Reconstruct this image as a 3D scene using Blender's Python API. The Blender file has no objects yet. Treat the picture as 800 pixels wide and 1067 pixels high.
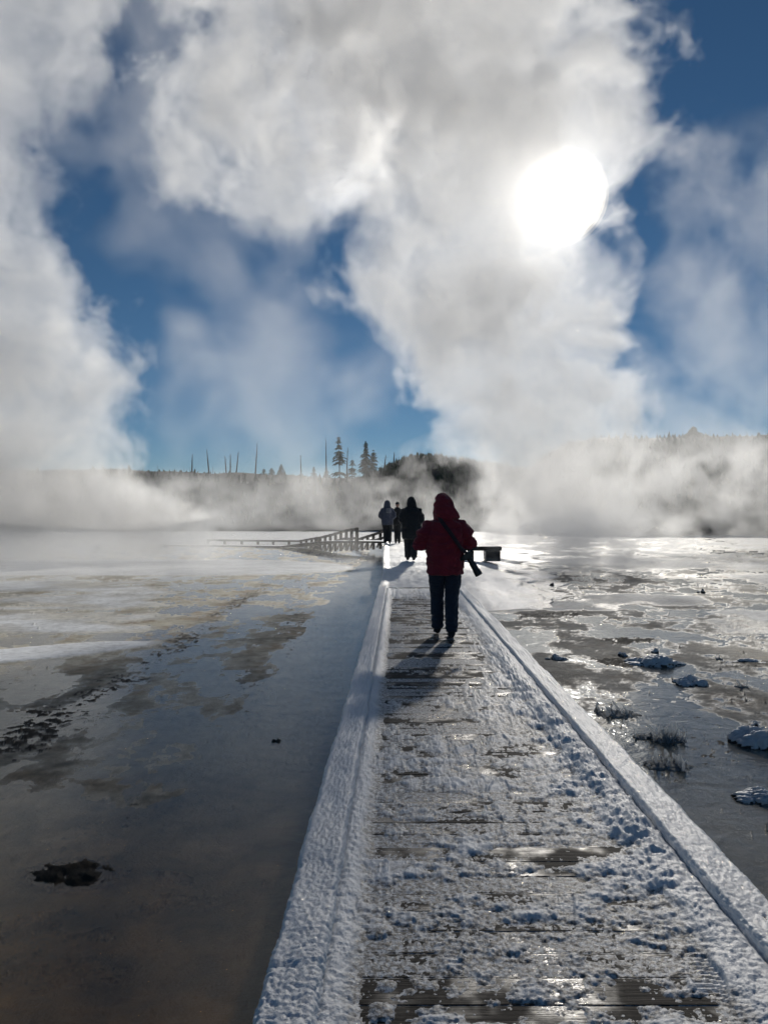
SKY_AIR, SKY_OZ, SKY_STR, SUN_STR, EXPO, VOL_B, SUN_R, SUN_E = 0.9, 2.5, 0.055, 3.9, 0.16, 2, 76.0, 60.0
import bpy, bmesh, math, random
import numpy as np
from mathutils import Vector, Matrix
random.seed(7)
sc = bpy.context.scene
COL = sc.collection
R = math.radians
CAM_H = 1.5
HZ = 540.0           # the photograph's eye level
WZ = -0.3            # water level below the boardwalk's deck (deck top is z = 0)

# ------------------------------------------------------------------ helpers
def tag(o, label=None, cat=None, group=None, kind=None):
    if label: o['label'] = label
    if cat: o['category'] = cat
    if group: o['group'] = group
    if kind: o['kind'] = kind
    return o

def empty(name, loc=(0, 0, 0), rz=0.0):
    o = bpy.data.objects.new(name, None)
    COL.objects.link(o)
    o.location = loc
    o.rotation_euler = (0, 0, rz)
    o.empty_display_size = 0.2
    return o

def mesh_obj(name, verts, faces, mat=None, parent=None, smooth=False):
    me = bpy.data.meshes.new(name)
    if isinstance(verts, np.ndarray):
        nv = len(verts)
        faces = np.asarray(faces, dtype=np.int32)
        me.vertices.add(nv)
        me.vertices.foreach_set('co', np.ascontiguousarray(verts, dtype=np.float32).ravel())
        k = faces.shape[1]
        me.loops.add(faces.size)
        me.loops.foreach_set('vertex_index', faces.ravel())
        me.polygons.add(len(faces))
        me.polygons.foreach_set('loop_start', np.arange(0, faces.size, k, dtype=np.int32))
        me.update(calc_edges=True)
        me.validate()
    else:
        me.from_pydata([tuple(v) for v in verts], [], faces)
        me.update()
    if smooth:
        me.polygons.foreach_set('use_smooth', np.ones(len(me.polygons), dtype=bool))
    if mat: me.materials.append(mat)
    o = bpy.data.objects.new(name, me)
    COL.objects.link(o)
    if parent: o.parent = parent
    return o

def box(bm, c, s, rot=None):
    r = bmesh.ops.create_cube(bm, size=1.0)
    M = Matrix.Translation(Vector(c)) @ (rot.to_4x4() if rot is not None else Matrix.Identity(4)) @ Matrix.Diagonal((s[0], s[1], s[2], 1))
    bmesh.ops.transform(bm, matrix=M, verts=r['verts'])
    return r['verts']

def bar(bm, a, b, w, h, up=(0, 0, 1)):
    a = Vector(a); b = Vector(b); d = b - a
    y = d.normalized(); z = Vector(up)
    x = y.cross(z).normalized(); z = x.cross(y).normalized()
    rot = Matrix((x, y, z)).transposed()
    return box(bm, (a + b) / 2, (w, d.length, h), rot)

def tube(bm, pts, radii, n=8, cap=True):
    rings = []
    pts = [Vector(p) for p in pts]
    for i, p in enumerate(pts):
        d = (pts[min(i + 1, len(pts) - 1)] - pts[max(i - 1, 0)])
        if d.length < 1e-9: d = Vector((0, 0, 1))
        d.normalize()
        ref = Vector((0, 0, 1)) if abs(d.z) < 0.9 else Vector((0, 1, 0))
        x = d.cross(ref).normalized(); y = d.cross(x).normalized()
        rr = radii[i]
        rx, ry = (rr if isinstance(rr, tuple) else (rr, rr))
        rings.append([bm.verts.new(p + x * math.cos(2 * math.pi * k / n) * rx + y * math.sin(2 * math.pi * k / n) * ry) for k in range(n)])
    for a, b in zip(rings, rings[1:]):
        for k in range(n):
            bm.faces.new((a[k], a[(k + 1) % n], b[(k + 1) % n], b[k]))
    if cap:
        bm.faces.new(rings[0][::-1]); bm.faces.new(rings[-1])

def bm_obj(name, bm, mat, parent=None, bevel=0, smooth=False):
    if bevel:
        bmesh.ops.bevel(bm, geom=list(bm.edges), offset=bevel, segments=1, affect='EDGES')
    bmesh.ops.recalc_face_normals(bm, faces=bm.faces)
    me = bpy.data.meshes.new(name)
    bm.to_mesh(me); bm.free()
    if smooth:
        me.polygons.foreach_set('use_smooth', np.ones(len(me.polygons), dtype=bool))
    if mat: me.materials.append(mat)
    o = bpy.data.objects.new(name, me)
    COL.objects.link(o)
    if parent: o.parent = parent
    return o

# ---- numpy gradient noise
_rs = np.random.RandomState(11)
_perm = np.concatenate([_rs.permutation(512)] * 2).astype(np.int64)
_g = _rs.randn(512, 2); _g /= np.linalg.norm(_g, axis=1)[:, None]
def pn(x, y, s=0):
    x = np.asarray(x, float) + s * 37.17; y = np.asarray(y, float) + s * 91.73
    xi = np.floor(x).astype(np.int64); yi = np.floor(y).astype(np.int64)
    xf = x - xi; yf = y - yi
    u = xf * xf * xf * (xf * (xf * 6 - 15) + 10); v = yf * yf * yf * (yf * (yf * 6 - 15) + 10)
    def gr(ix, iy, fx, fy):
        h = _perm[(_perm[ix & 511] + iy) & 511]
        g = _g[h]
        return g[..., 0] * fx + g[..., 1] * fy
    a = gr(xi, yi, xf, yf); b = gr(xi + 1, yi, xf - 1, yf)
    c = gr(xi, yi + 1, xf, yf - 1); d = gr(xi + 1, yi + 1, xf - 1, yf - 1)
    return (a + (b - a) * u + (c + (d - c) * u - a - (b - a) * u) * v) * 1.45
def fbm(x, y, o=4, s=0, r=0.5):
    t = 0; a = 1.0; n = 0; x = np.asarray(x, float); y = np.asarray(y, float)
    for k in range(o):
        t = t + a * pn(x * 2 ** k, y * 2 ** k, s + k * 3.1); n += a; a *= r
    return t / n
def sst(a, b, x):
    t = np.clip((x - a) / (b - a), 0, 1)
    return t * t * (3 - 2 * t)

# ---- node helper
class NT:
    def __init__(s, nt): s.nt = nt; s.n = nt.nodes; s.l = nt.links
    def add(s, t, ins=None, **kw):
        n = s.n.new(t)
        for k, v in kw.items(): setattr(n, k, v)
        for k, v in (ins or {}).items():
            if isinstance(v, bpy.types.NodeSocket): s.l.new(v, n.inputs[k])
            else: n.inputs[k].default_value = v
        return n
    def m(s, op, a, b=0.0, c=0.0, clamp=False):
        n = s.add('ShaderNodeMath', operation=op, use_clamp=clamp)
        for i, v in enumerate((a, b, c)):
            if isinstance(v, bpy.types.NodeSocket): s.l.new(v, n.inputs[i])
            else: n.inputs[i].default_value = v
        return n.outputs[0]
    def vm(s, op, a, b=(0, 0, 0), sc=None):
        n = s.add('ShaderNodeVectorMath', operation=op)
        for i, v in enumerate((a, b)):
            if isinstance(v, bpy.types.NodeSocket): s.l.new(v, n.inputs[i])
            else: n.inputs[i].default_value = v
        if sc is not None:
            if isinstance(sc, bpy.types.NodeSocket): s.l.new(sc, n.inputs['Scale'])
            else: n.inputs['Scale'].default_value = sc
        return n.outputs[0] if op not in ('LENGTH', 'DOT_PRODUCT', 'DISTANCE') else n.outputs['Value']
    def mr(s, v, a, b, c=0.0, d=1.0, smooth=False):
        n = s.add('ShaderNodeMapRange', {'From Min': a, 'From Max': b, 'To Min': c, 'To Max': d, 'Value': v})
        if smooth: n.interpolation_type = 'SMOOTHSTEP'
        return n.outputs[0]
    def mix(s, f, a, b):
        n = s.add('ShaderNodeMix', data_type='RGBA')
        for i, v in ((0, f), (6, a), (7, b)):
            if isinstance(v, bpy.types.NodeSocket): s.l.new(v, n.inputs[i])
            else: n.inputs[i].default_value = v if i == 0 else (*v, 1)[:4]
        return n.outputs[2]
def new_mat(name):
    m = bpy.data.materials.new(name); m.use_nodes = True
    m.node_tree.nodes.clear()
    return m, NT(m.node_tree)

# photograph pixel -> where that spot lies in the place (camera at the origin, looking along +Y)
def gp(px, py, z=WZ):
    Y = 802.0 * (CAM_H - z) / (py - HZ)
    return ((px - 400.0) / 802.0 * Y, Y)

# ------------------------------------------------------------------ camera, world, sun
cd = bpy.data.cameras.new('camera'); cam = bpy.data.objects.new('camera', cd); COL.objects.link(cam)
cam.location = (0, 0, CAM_H); cam.rotation_euler = (R(90 + 0.464), 0, 0)
cd.sensor_fit = 'VERTICAL'; cd.sensor_height = 36; cd.sensor_width = 27; cd.lens = 36 * 802 / 1067
cd.clip_start = 0.05; cd.clip_end = 6000
sc.camera = cam
SUN_DIR = Vector((0.2307, 1.0, 0.4177)).normalized()
SUN_EL = math.asin(SUN_DIR.z); SUN_AZ = math.atan2(SUN_DIR.x, SUN_DIR.y)
w = bpy.data.worlds.new('World'); sc.world = w; w.use_nodes = True
n = w.node_tree.nodes; n.clear()
sky = n.new('ShaderNodeTexSky'); sky.sky_type = 'NISHITA'; sky.sun_disc = False
sky.sun_elevation = SUN_EL; sky.sun_rotation = SUN_AZ
sky.altitude = 2300; sky.air_density = SKY_AIR; sky.dust_density = 0.0; sky.ozone_density = SKY_OZ
bg = n.new('ShaderNodeBackground'); bg.inputs[1].default_value = SKY_STR
wo = n.new('ShaderNodeOutputWorld')
hs_ = n.new('ShaderNodeHueSaturation'); hs_.inputs['Hue'].default_value = .495; hs_.inputs['Saturation'].default_value = 1.14; hs_.inputs['Value'].default_value = .68
w.node_tree.links.new(sky.outputs[0], hs_.inputs['Color']); w.node_tree.links.new(hs_.outputs[0], bg.inputs[0]); w.node_tree.links.new(bg.outputs[0], wo.inputs[0])
ld = bpy.data.lights.new('sun_lamp', 'SUN'); ld.energy = SUN_STR; ld.angle = R(2.0); ld.color = (1, 0.95, 0.87)
lo = bpy.data.objects.new('sun_lamp', ld); COL.objects.link(lo)
lo.rotation_euler = (-SUN_DIR).to_track_quat('-Z', 'Y').to_euler()
sc.view_settings.view_transform = 'Standard'; sc.view_settings.look = 'None'
sc.view_settings.gamma = 1; sc.view_settings.exposure = EXPO
sc.render.engine = 'CYCLES'
cy = sc.cycles
cy.use_denoising = True
cy.max_bounces = 6; cy.volume_bounces = VOL_B; cy.diffuse_bounces = 2; cy.glossy_bounces = 2
cy.transparent_max_bounces = 30; cy.transmission_bounces = 2
cy.volume_step_rate = 4.0; cy.volume_max_steps = 256
cy.use_adaptive_sampling = True; cy.adaptive_threshold = 0.04
cy.sample_clamp_indirect = 4.0
cy.caustics_reflective = False; cy.caustics_refractive = False

# sun ball enlarged to the size of its glare, far beyond everything
def emis(name, col, s):
    m, t = new_mat(name)
    e = t.add('ShaderNodeEmission', {'Color': (*col, 1), 'Strength': s})
    tr = t.add('ShaderNodeBsdfTransparent')
    ad = t.add('ShaderNodeAddShader', {0: e.outputs[0], 1: tr.outputs[0]})
    o = t.add('ShaderNodeOutputMaterial'); t.l.new(ad.outputs[0], o.inputs[0])
    m.cycles.emission_sampling = 'NONE'
    return m
bm = bmesh.new(); bmesh.ops.create_uvsphere(bm, u_segments=48, v_segments=24, radius=SUN_R)
so = bm_obj('sun', bm, emis('sunlight', (1, 0.86, 0.60), SUN_E), smooth=True)
so.location = Vector((0, 0, CAM_H)) + SUN_DIR * 3000
tag(so, 'blazing white sun seen through the tall steam column', 'sun', kind='structure')

for r_, e_ in [(82 + 10 * k_, 2.6 * math.exp(-k_ / 2.3)) for k_ in range(9)]:  # see-through glowing shells added to imitate the glare round the sun
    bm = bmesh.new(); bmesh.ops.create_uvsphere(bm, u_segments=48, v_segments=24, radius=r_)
    bm_obj('glare_shell', bm, emis('glare_shell_glow', (1, 0.84, 0.58), e_), so, smooth=True)
# ------------------------------------------------------------------ terrain
YAW = math.tan(R(1.07))
DL, DR = -0.400, 1.385            # the boardwalk's outer edges at Y = 0
def deck_x(Y, side): return (DL if side < 0 else DR) + np.asarray(Y) * YAW

rowsY = list(np.linspace(0.6, 2.4, 60)[:-1])
pyv = np.concatenate([np.arange(1142, 760, -1.7), np.arange(760, 548, -1.05)])
rowsY += list(802 * 1.8 / (pyv - HZ))
y = rowsY[-1]
while y < 330: y *= 1.03; rowsY.append(y)
rowsY = np.array(sorted(rowsY))
uu = np.concatenate([np.linspace(-3.0, -0.62, 70)[:-1], np.linspace(-.62, .62, 900), np.linspace(.62, 3.0, 70)[1:]])
Yg, U = np.meshgrid(rowsY, uu, indexing='ij')
Xg = U * (Yg + 0.15)
px = 400 + 802 * Xg / Yg; py = HZ + 802 * 1.8 / Yg
left = Xg < deck_x(Yg, -1) + .5
fine = fbm(Xg * 7, Yg * 7, 4, 1); mid = fbm(Xg * 1.6, Yg * 1.3, 5, 2); big = fbm(Xg * .22, Yg * .16, 4, 3)
vfine = fbm(Xg * 30, Yg * 30, 3, 5)
wob = 60 * fbm(Xg * .5, Yg * .35, 3, 8)
# how far above (+) or below (-) the water film the bed lies, in metres
h = -0.035 + 0.010 * mid + 0.004 * fine
snow = np.full_like(h, -1.0)
# ---- right flat: snow terraces far out thinning into a slushy pool
cr = np.interp(py, [548, 575, 600, 628, 650, 662, 690, 730, 800], [1.0, .55, .42, .34, .26, .02, -.35, -.8, -1.3])
cr = cr - .55 * sst(.15, .5, 1 - 2 * np.abs(fbm(Xg * .16, Yg * .10, 4, 17, .55)) - .35) + .85 * fbm(Xg * .34, Yg * .22, 4, 13, .55) + .35 * mid
# dark openings in the terraces
def hole(cx, cy, rx, ry, s=1.0):
    global cr
    q = np.sqrt(((px - cx) / rx) ** 2 + ((py - cy) / ry) ** 2)
    cr = cr - s * sst(1.25, .55, q + .35 * mid)
hole(538, 597, 44, 5.5, 2); hole(560, 620, 45, 5, 1.6); hole(700, 616, 90, 3, 1.4); hole(580, 645, 90, 8, 1.9); hole(700, 642, 60, 4, 1.2)
hole(657, 668, 40, 6, 1); hole(642, 690, 48, 8, 1); hole(780, 690, 50, 6, 1)
# ---- left flat: a white tongue beyond, faint shelves nearer
tong = sst(1.15, .8, np.sqrt(np.clip((px - 215) / 158, 0, 9) ** 2 + ((py - 591.5) / 8.5) ** 2) + .08 * mid)
cl = -1.2 + 2.6 * tong
cl = np.maximum(cl, np.interp(py, [548, 566, 572], [1.2, .8, -1.2]))
shelf = sst(1.1, .7, np.sqrt(np.clip((px - 10) / 180, 0, 9) ** 2 + ((py - 684 + px * .09) / 8.5) ** 2) + .12 * mid)
cl = np.maximum(cl, -1.0 + 1.75 * shelf)
midshelf = sst(600, 606, py) * sst(668, 655, py) * sst(290, 120, px + wob * .5) 
cl = np.maximum(cl, -1.0 + midshelf * (1.12 + 1.0 * fbm(Xg * .3, Yg * .55, 4, 19)))
cov = np.where(left, cl, cr)
snow = cov
hs = 0.022 * np.clip(cov, -1.5, 1.5) + 0.004 * fine
h = np.maximum(h, hs)
# ---- pale sinter crust only just breaking the water
rid = 1 - 2 * np.abs(fbm(Xg * .8, Yg * .55, 5, 141, .6))
zone_l = sst(980, 760, py + wob) * sst(.5, 1.3, deck_x(Yg, -1) - Xg + .3 * mid)
zone_r = sst(900, 700, py + wob * .6)
zone = np.where(left, zone_l, 1.0 * zone_r)
hsin = np.where(left, -.0135, -.0125) + .0115 * zone + .012 * fbm(Xg * 1.1, Yg * .6, 5, 143, .6) + .0055 * (rid - .4) + .0035 * fine + .002 * vfine
sin_on = sst(-.003, .003, hsin) * (hsin > h)
h = np.maximum(h, hsin)
# ---- dark crusts and bacterial mats standing out of the water
dark = np.zeros_like(h)
def mat_spot(cx, cy, rx, ry, rot=0.0, s=1.0):
    global dark
    dx = (px - cx); dy = (py - cy)
    a = dx * math.cos(rot) + dy * math.sin(rot); b = -dx * math.sin(rot) + dy * math.cos(rot)
    q = np.sqrt((a / rx) ** 2 + (b / ry) ** 2)
    dark = np.maximum(dark, s * sst(1.35, .25, q + .75 * fbm(Xg * 2.2, Yg * 2.2, 5, 31, .6)))
DK0=0
mat_spot(75, 908, 58, 20, -.06, 1.0); mat_spot(182, 907, 22, 8, 0, .75); mat_spot(287, 769, 9, 4, 0, .9)
mat_spot(35, 765, 95, 30, -.42, .80); mat_spot(110, 716, 85, 17, -.42, .70); mat_spot(185, 672, 75, 12, -.5, .7); mat_spot(245, 630, 55, 8, -.5, .7)
mat_spot(262, 715, 26, 62, .18, .55); mat_spot(305, 655, 22, 42, .3, .6); mat_spot(315, 610, 25, 12, .3, .6)
mat_spot(60, 1000, 100, 40, -.3, .5); mat_spot(130, 850, 130, 26, -.35, .5); mat_spot(30, 820, 80, 22, -.4, .45); mat_spot(30, 960, 70, 18, -.3, .55); mat_spot(180, 930, 70, 20, -.2, .42)
mat_spot(657, 667, 42, 6, 0, .95); mat_spot(642, 690, 46, 8, 0, .95); mat_spot(782, 692, 42, 6, 0, .9)
mat_spot(730, 778, 70, 38, .3, .62); mat_spot(760, 726, 50, 12, 0, .62); mat_spot(700, 800, 40, 26, .5, .6); mat_spot(690, 745, 30, 14, 0, .45); mat_spot(790, 800, 40, 20, 0, .5); mat_spot(600, 700, 60, 12, 0, .45)
mat_spot(640, 735, 34, 9, 0, .6); mat_spot(545, 597, 38, 4, 0, .9); mat_spot(570, 641, 60, 5, 0, .8)
spk = fbm(Xg * 9, Yg * 9, 5, 41, .7)
hd = -0.034 + dark * 0.046 + np.clip(dark * 2.2, 0, 1) * (0.034 * spk + 0.004 * vfine)
ondark = sst(-.004, .004, hd - h) * (dark > .05)
h = np.maximum(h, hd)
# a few stray crumbs everywhere near
crumb = fbm(Xg * 17, Yg * 17, 2, 47)
loose = (sst(.52, .7, crumb) * np.where(left, .55, 1.0) * (py > 610) * (fbm(Xg * 1.1, Yg * 1.1, 2, 49) > .05))
h = h + loose * .045
# channel beside the boardwalk: deep and smooth
dl = deck_x(Yg, -1) - Xg
chan = sst(-.1, .05, dl) * sst(1.1 + .25 * mid, .35, dl) * sst(60, 30, Yg)
h = h - chan * .05 * left
under = (Xg > deck_x(Yg, -1) - .02) & (Xg < deck_x(Yg, 1) + .02) & (Yg < 16)
h = np.where(under, np.minimum(h, -.05), h)
# slow rise toward the hills
h = h + np.clip(Yg - 70, 0, 400) * .002
# ---- colours (the bed's own): brown mud, ochre mats, grey silt, white snow, black crust
def mixc(a, b, f): return a + (b - a) * f[..., None]
mud_l = np.zeros(h.shape + (3,)); mud_l[:] = (.62, .38, .16)
mud_l = mixc(mud_l, np.array((.62, .58, .48)), sst(920, 740, py + wob))
mud_l = mixc(mud_l, np.array((.62, .33, .11)), .7 * sst(800, 900, py) * sst(.0, .35, fbm(Xg * .9, Yg * .9, 3, 61)))
mud_l = mixc(mud_l, np.array((.40, .23, .10)), .8 * sst(930, 1040, py + wob))
mud_l = mixc(mud_l, np.array((.16, .15, .12)), .7 * chan)
mud_r = np.zeros(h.shape + (3,)); mud_r[:] = (.50, .48, .42)
mud_r = mixc(mud_r, np.array((.32, .30, .26)), sst(-.1, .4, mid))
col = np.where(left[..., None], mud_l, mud_r)
ds = (h > -.012) & (cov < .0)
col = mixc(col, np.where(left[..., None], np.array((.36, .335, .27)), np.array((.20, .195, .175))) * (.75 + .5 * sst(-.3, .3, mid))[..., None], .85 * sin_on)
tint = np.clip(dark * 1.3 * sst(-.5, .3, fbm(Xg * 5, Yg * 5, 4, 33, .6)), 0, 1)
col = mixc(col, np.array((.06, .052, .042)), .9 * tint)
mot = sst(-.05, .45, fbm(Xg * 1.3, Yg * 1.3, 5, 35, .62)) * np.where(left, .65, .35)
col = mixc(col, np.array((.24, .17, .10)), mot)
col = mixc(col, np.array((.030, .027, .023)), np.clip(ondark * .92 + loose * .8, 0, 1))
sm = sst(-.10, .28, cov)
sm = sm * (1 - ondark) * (1 - np.clip(loose, 0, 1))
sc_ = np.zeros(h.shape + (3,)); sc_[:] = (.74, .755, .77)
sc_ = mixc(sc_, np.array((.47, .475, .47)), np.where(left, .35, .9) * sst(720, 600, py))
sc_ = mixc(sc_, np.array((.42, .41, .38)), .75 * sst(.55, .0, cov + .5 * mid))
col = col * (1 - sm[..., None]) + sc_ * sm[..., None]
nr, nc = h.shape
V = np.stack([Xg, Yg, WZ + h], -1).reshape(-1, 3)
idx = np.arange(nr * nc).reshape(nr, nc)
F = np.stack([idx[:-1, :-1], idx[:-1, 1:], idx[1:, 1:], idx[1:, :-1]], -1).reshape(-1, 4)

def add_f(o_, nm, arr):
    a_ = o_.data.attributes.new(nm, 'FLOAT', 'POINT'); a_.data.foreach_set('value', np.asarray(arr, np.float32).ravel())
m_ground, t = new_mat('wet_mud_and_snow')
cr_ = t.add('ShaderNodeAttribute', attribute_name='crust').outputs['Fac']
ca = t.add('ShaderNodeAttribute', attribute_name='bed_colour')
sa = t.add('ShaderNodeAttribute', attribute_name='snow_amount')
geo = t.add('ShaderNodeNewGeometry')
n1 = t.add('ShaderNodeTexNoise', {'Vector': geo.outputs['Position'], 'Scale': 60.0, 'Detail': 4.0, 'Roughness': .6})
n2 = t.add('ShaderNodeTexNoise', {'Vector': geo.outputs['Position'], 'Scale': 9.0, 'Detail': 5.0, 'Roughness': .6})
n3 = t.add('ShaderNodeTexNoise', {'Vector': geo.outputs['Position'], 'Scale': .8, 'Detail': 5.0, 'Roughness': .6})
vary = t.m('MULTIPLY', t.mr(n2.outputs[0], .3, .7, .72, 1.22), t.mr(n3.outputs[0], .3, .7, .8, 1.15))
cc = t.vm('SCALE', ca.outputs['Color'], sc=t.m('MINIMUM', vary, 1.1))
bmp = t.add('ShaderNodeBump', {'Height': t.m('ADD', n1.outputs[0], t.m('MULTIPLY', n2.outputs[0], 2.5)), 'Strength': .55, 'Distance': .012})
pb = t.add('ShaderNodeBsdfPrincipled', {'Base Color': cc, 'Roughness': t.m('MAXIMUM', t.mr(sa.outputs['Fac'], 0, 1, .35, .65), t.m('MULTIPLY', cr_, .8)), 'Specular IOR Level': t.m('MULTIPLY', t.mr(sa.outputs['Fac'], 0, 1, .5, .18), t.m('SUBTRACT', 1.0, t.m('MULTIPLY', cr_, .8))), 'Normal': bmp.outputs[0], 'IOR': 1.35})
o = t.add('ShaderNodeOutputMaterial'); t.l.new(pb.outputs[0], o.inputs[0])

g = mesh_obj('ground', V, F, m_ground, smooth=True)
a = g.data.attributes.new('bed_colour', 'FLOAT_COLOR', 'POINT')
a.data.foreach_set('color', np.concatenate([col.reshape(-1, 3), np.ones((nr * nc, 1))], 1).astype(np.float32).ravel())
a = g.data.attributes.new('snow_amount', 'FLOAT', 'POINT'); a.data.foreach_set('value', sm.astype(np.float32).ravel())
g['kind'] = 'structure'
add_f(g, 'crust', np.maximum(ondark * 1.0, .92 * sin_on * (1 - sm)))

# the wider land below and around, out to the horizon
m_land, t = new_mat('snowfield')
geo = t.add('ShaderNodeNewGeometry')
n3 = t.add('ShaderNodeTexNoise', {'Vector': geo.outputs['Position'], 'Scale': .05, 'Detail': 6.0})
pb = t.add('ShaderNodeBsdfPrincipled', {'Base Color': t.mix(t.mr(n3.outputs[0], .4, .62), (.74, .76, .79), (.35, .35, .33)), 'Roughness': .7})
o = t.add('ShaderNodeOutputMaterial'); t.l.new(pb.outputs[0], o.inputs[0])
lv = [(-2500, -300, -.62), (2500, -300, -.62), (2500, 3500, -.62), (-2500, 3500, -.62)]
mesh_obj('land', lv, [(0, 1, 2, 3)], m_land)['kind'] = 'structure'

# shallow water film
m_water, t = new_mat('shallow_water')
geo = t.add('ShaderNodeNewGeometry')
wp = geo.outputs['Position']
r1 = t.add('ShaderNodeTexNoise', {'Vector': wp, 'Scale': 5.0, 'Detail': 3.0, 'Distortion': .6})
r2 = t.add('ShaderNodeTexNoise', {'Vector': wp, 'Scale': 38.0, 'Detail': 2.0})
sx = t.add('ShaderNodeSeparateXYZ', {0: wp})
n9 = t.add('ShaderNodeTexNoise', {'Vector': wp, 'Scale': .9, 'Detail': 5.0, 'Roughness': .6})
calm = t.mr(sx.outputs[0], -1.0, 1.2, .12, 1.0)
bmp = t.add('ShaderNodeBump', {'Height': t.m('ADD', t.m('MULTIPLY', r1.outputs[0], 1.0), t.m('MULTIPLY', r2.outputs[0], .16)), 'Strength': t.m('MULTIPLY', calm, .5), 'Distance': .02})
fr = t.add('ShaderNodeFresnel', {'IOR': 1.33, 'Normal': bmp.outputs[0]})
gl = t.add('ShaderNodeBsdfGlossy', {'Color': (.93, .95, .96, 1), 'Roughness': t.mr(sx.outputs[0], -1.5, 1.5, .26, .12), 'Normal': bmp.outputs[0]})
tr = t.add('ShaderNodeBsdfTransparent', {'Color': (.94, .90, .82, 1)})
n10 = t.add('ShaderNodeTexNoise', {'Vector': wp, 'Scale': 3.2, 'Detail': 6.0, 'Roughness': .68, 'Distortion': .4})
near_ = t.mr(sx.outputs[1], 5.5, 2.8)
leftc = t.mix(near_, (.50, .38, .22), (.62, .27, .055))
leftc = t.vm('SCALE', leftc, sc=t.mr(n10.outputs[0], .38, .62, .35, 1.15))
df = t.add('ShaderNodeBsdfDiffuse', {'Color': t.mix(t.mr(sx.outputs[0], -1.5, 1.5), leftc, (.42, .39, .32))})
mx0 = t.add('ShaderNodeMixShader', {0: t.m('MULTIPLY', t.mr(n9.outputs[0], .3, .7, .35, 1.0), .50), 1: tr.outputs[0], 2: df.outputs[0]})
mx = t.add('ShaderNodeMixShader', {0: fr.outputs[0], 1: mx0.outputs[0], 2: gl.outputs[0]})
o = t.add('ShaderNodeOutputMaterial'); t.l.new(mx.outputs[0], o.inputs[0])
mesh_obj('water', [(-160, -30, WZ), (160, -30, WZ), (160, 110, WZ), (-160, 110, WZ)], [(0, 1, 2, 3)], m_water)['kind'] = 'structure'

# ------------------------------------------------------------------ hills
m_hill, t = new_mat('dark_hillside')
geo = t.add('ShaderNodeNewGeometry')
a1 = t.add('ShaderNodeTexNoise', {'Vector': geo.outputs['Position'], 'Scale': .35, 'Detail': 6.0, 'Roughness': .65})
pb = t.add('ShaderNodeBsdfPrincipled', {'Base Color': t.mix(t.mr(a1.outputs[0], .42, .68), (.022, .028, .023), (.065, .07, .06)), 'Roughness': .9})
o = t.add('ShaderNodeOutputMaterial'); t.l.new(pb.outputs[0], o.inputs[0])
def hill(name, D, prof, depth, seed):
    """prof: (photo x, photo y of the ridge) at the ridge distance D"""
    xs = np.linspace(prof[0][0], prof[-1][0], 260)
    ys = np.interp(xs, [p[0] for p in prof], [p[1] for p in prof])
    Xr = (xs - 400) / 802 * D; Zr = (HZ - ys) / 802 * D + CAM_H
    Zr = Zr + .35 * fbm(Xr * .12, Xr * 0, 4, seed)
    tt = np.linspace(0, 1, 34)
    XX, TT = np.meshgrid(Xr, tt, indexing='ij'); ZZ = np.repeat(Zr[:, None], 34, 1)
    # front slope up to the ridge, then down behind it
    f = np.where(TT < .6, sst(0, .6, TT), 1 - .8 * sst(.6, 1, TT))
    YY = D - depth + TT / .6 * depth
    Z = -.8 + (ZZ + .8) * f + np.where((TT > 0.02) & (TT < .58), 1, 0) * .5 * fbm(XX * .1, YY * .1, 4, seed + 3)
    V = np.stack([XX, YY, Z], -1).reshape(-1, 3)
    id_ = np.arange(260 * 34).reshape(260, 34)
    F = np.stack([id_[:-1, :-1], id_[1:, :-1], id_[1:, 1:], id_[:-1, 1:]], -1).reshape(-1, 4)
    o = mesh_obj(name, V, F, m_hill, smooth=True); o['kind'] = 'structure'
    def zat(x, y):
        zr = np.interp(x, Xr, Zr); T = (y - D + depth) / depth * .6
        return float(-.8 + (zr + .8) * (sst(0, .6, T) if T < .6 else 1 - .8 * sst(.6, 1, T)))
    return zat
DH = 130.0
zl = hill('hills', DH, [(-500, 488), (140, 490), (250, 494), (330, 497), (372, 497), (398, 490), (415, 481), (432, 475), (455, 477), (500, 483), (560, 490), (700, 505), (1000, 525)], 34, 3)
zr_ = hill('hills', 105.0, [(500, 541), (535, 505), (565, 476), (590, 462), (620, 457), (700, 455), (800, 455), (1000, 452), (1500, 448)], 30, 9)

# ------------------------------------------------------------------ trees
m_bark, t = new_mat('dead_bark')
b = t.add('ShaderNodeBsdfPrincipled', {'Base Color': (.10, .095, .085, 1), 'Roughness': .9}); o = t.add('ShaderNodeOutputMaterial'); t.l.new(b.outputs[0], o.inputs[0])
m_needle, t = new_mat('needles')
geo = t.add('ShaderNodeNewGeometry')
a1 = t.add('ShaderNodeTexNoise', {'Vector': geo.outputs['Position'], 'Scale': 2.0, 'Detail': 3.0})
b = t.add('ShaderNodeBsdfPrincipled', {'Base Color': t.mix(a1.outputs[0], (.028, .045, .026), (.07, .09, .05)), 'Roughness': .8}); o = t.add('ShaderNodeOutputMaterial'); t.l.new(b.outputs[0], o.inputs[0])

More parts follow.
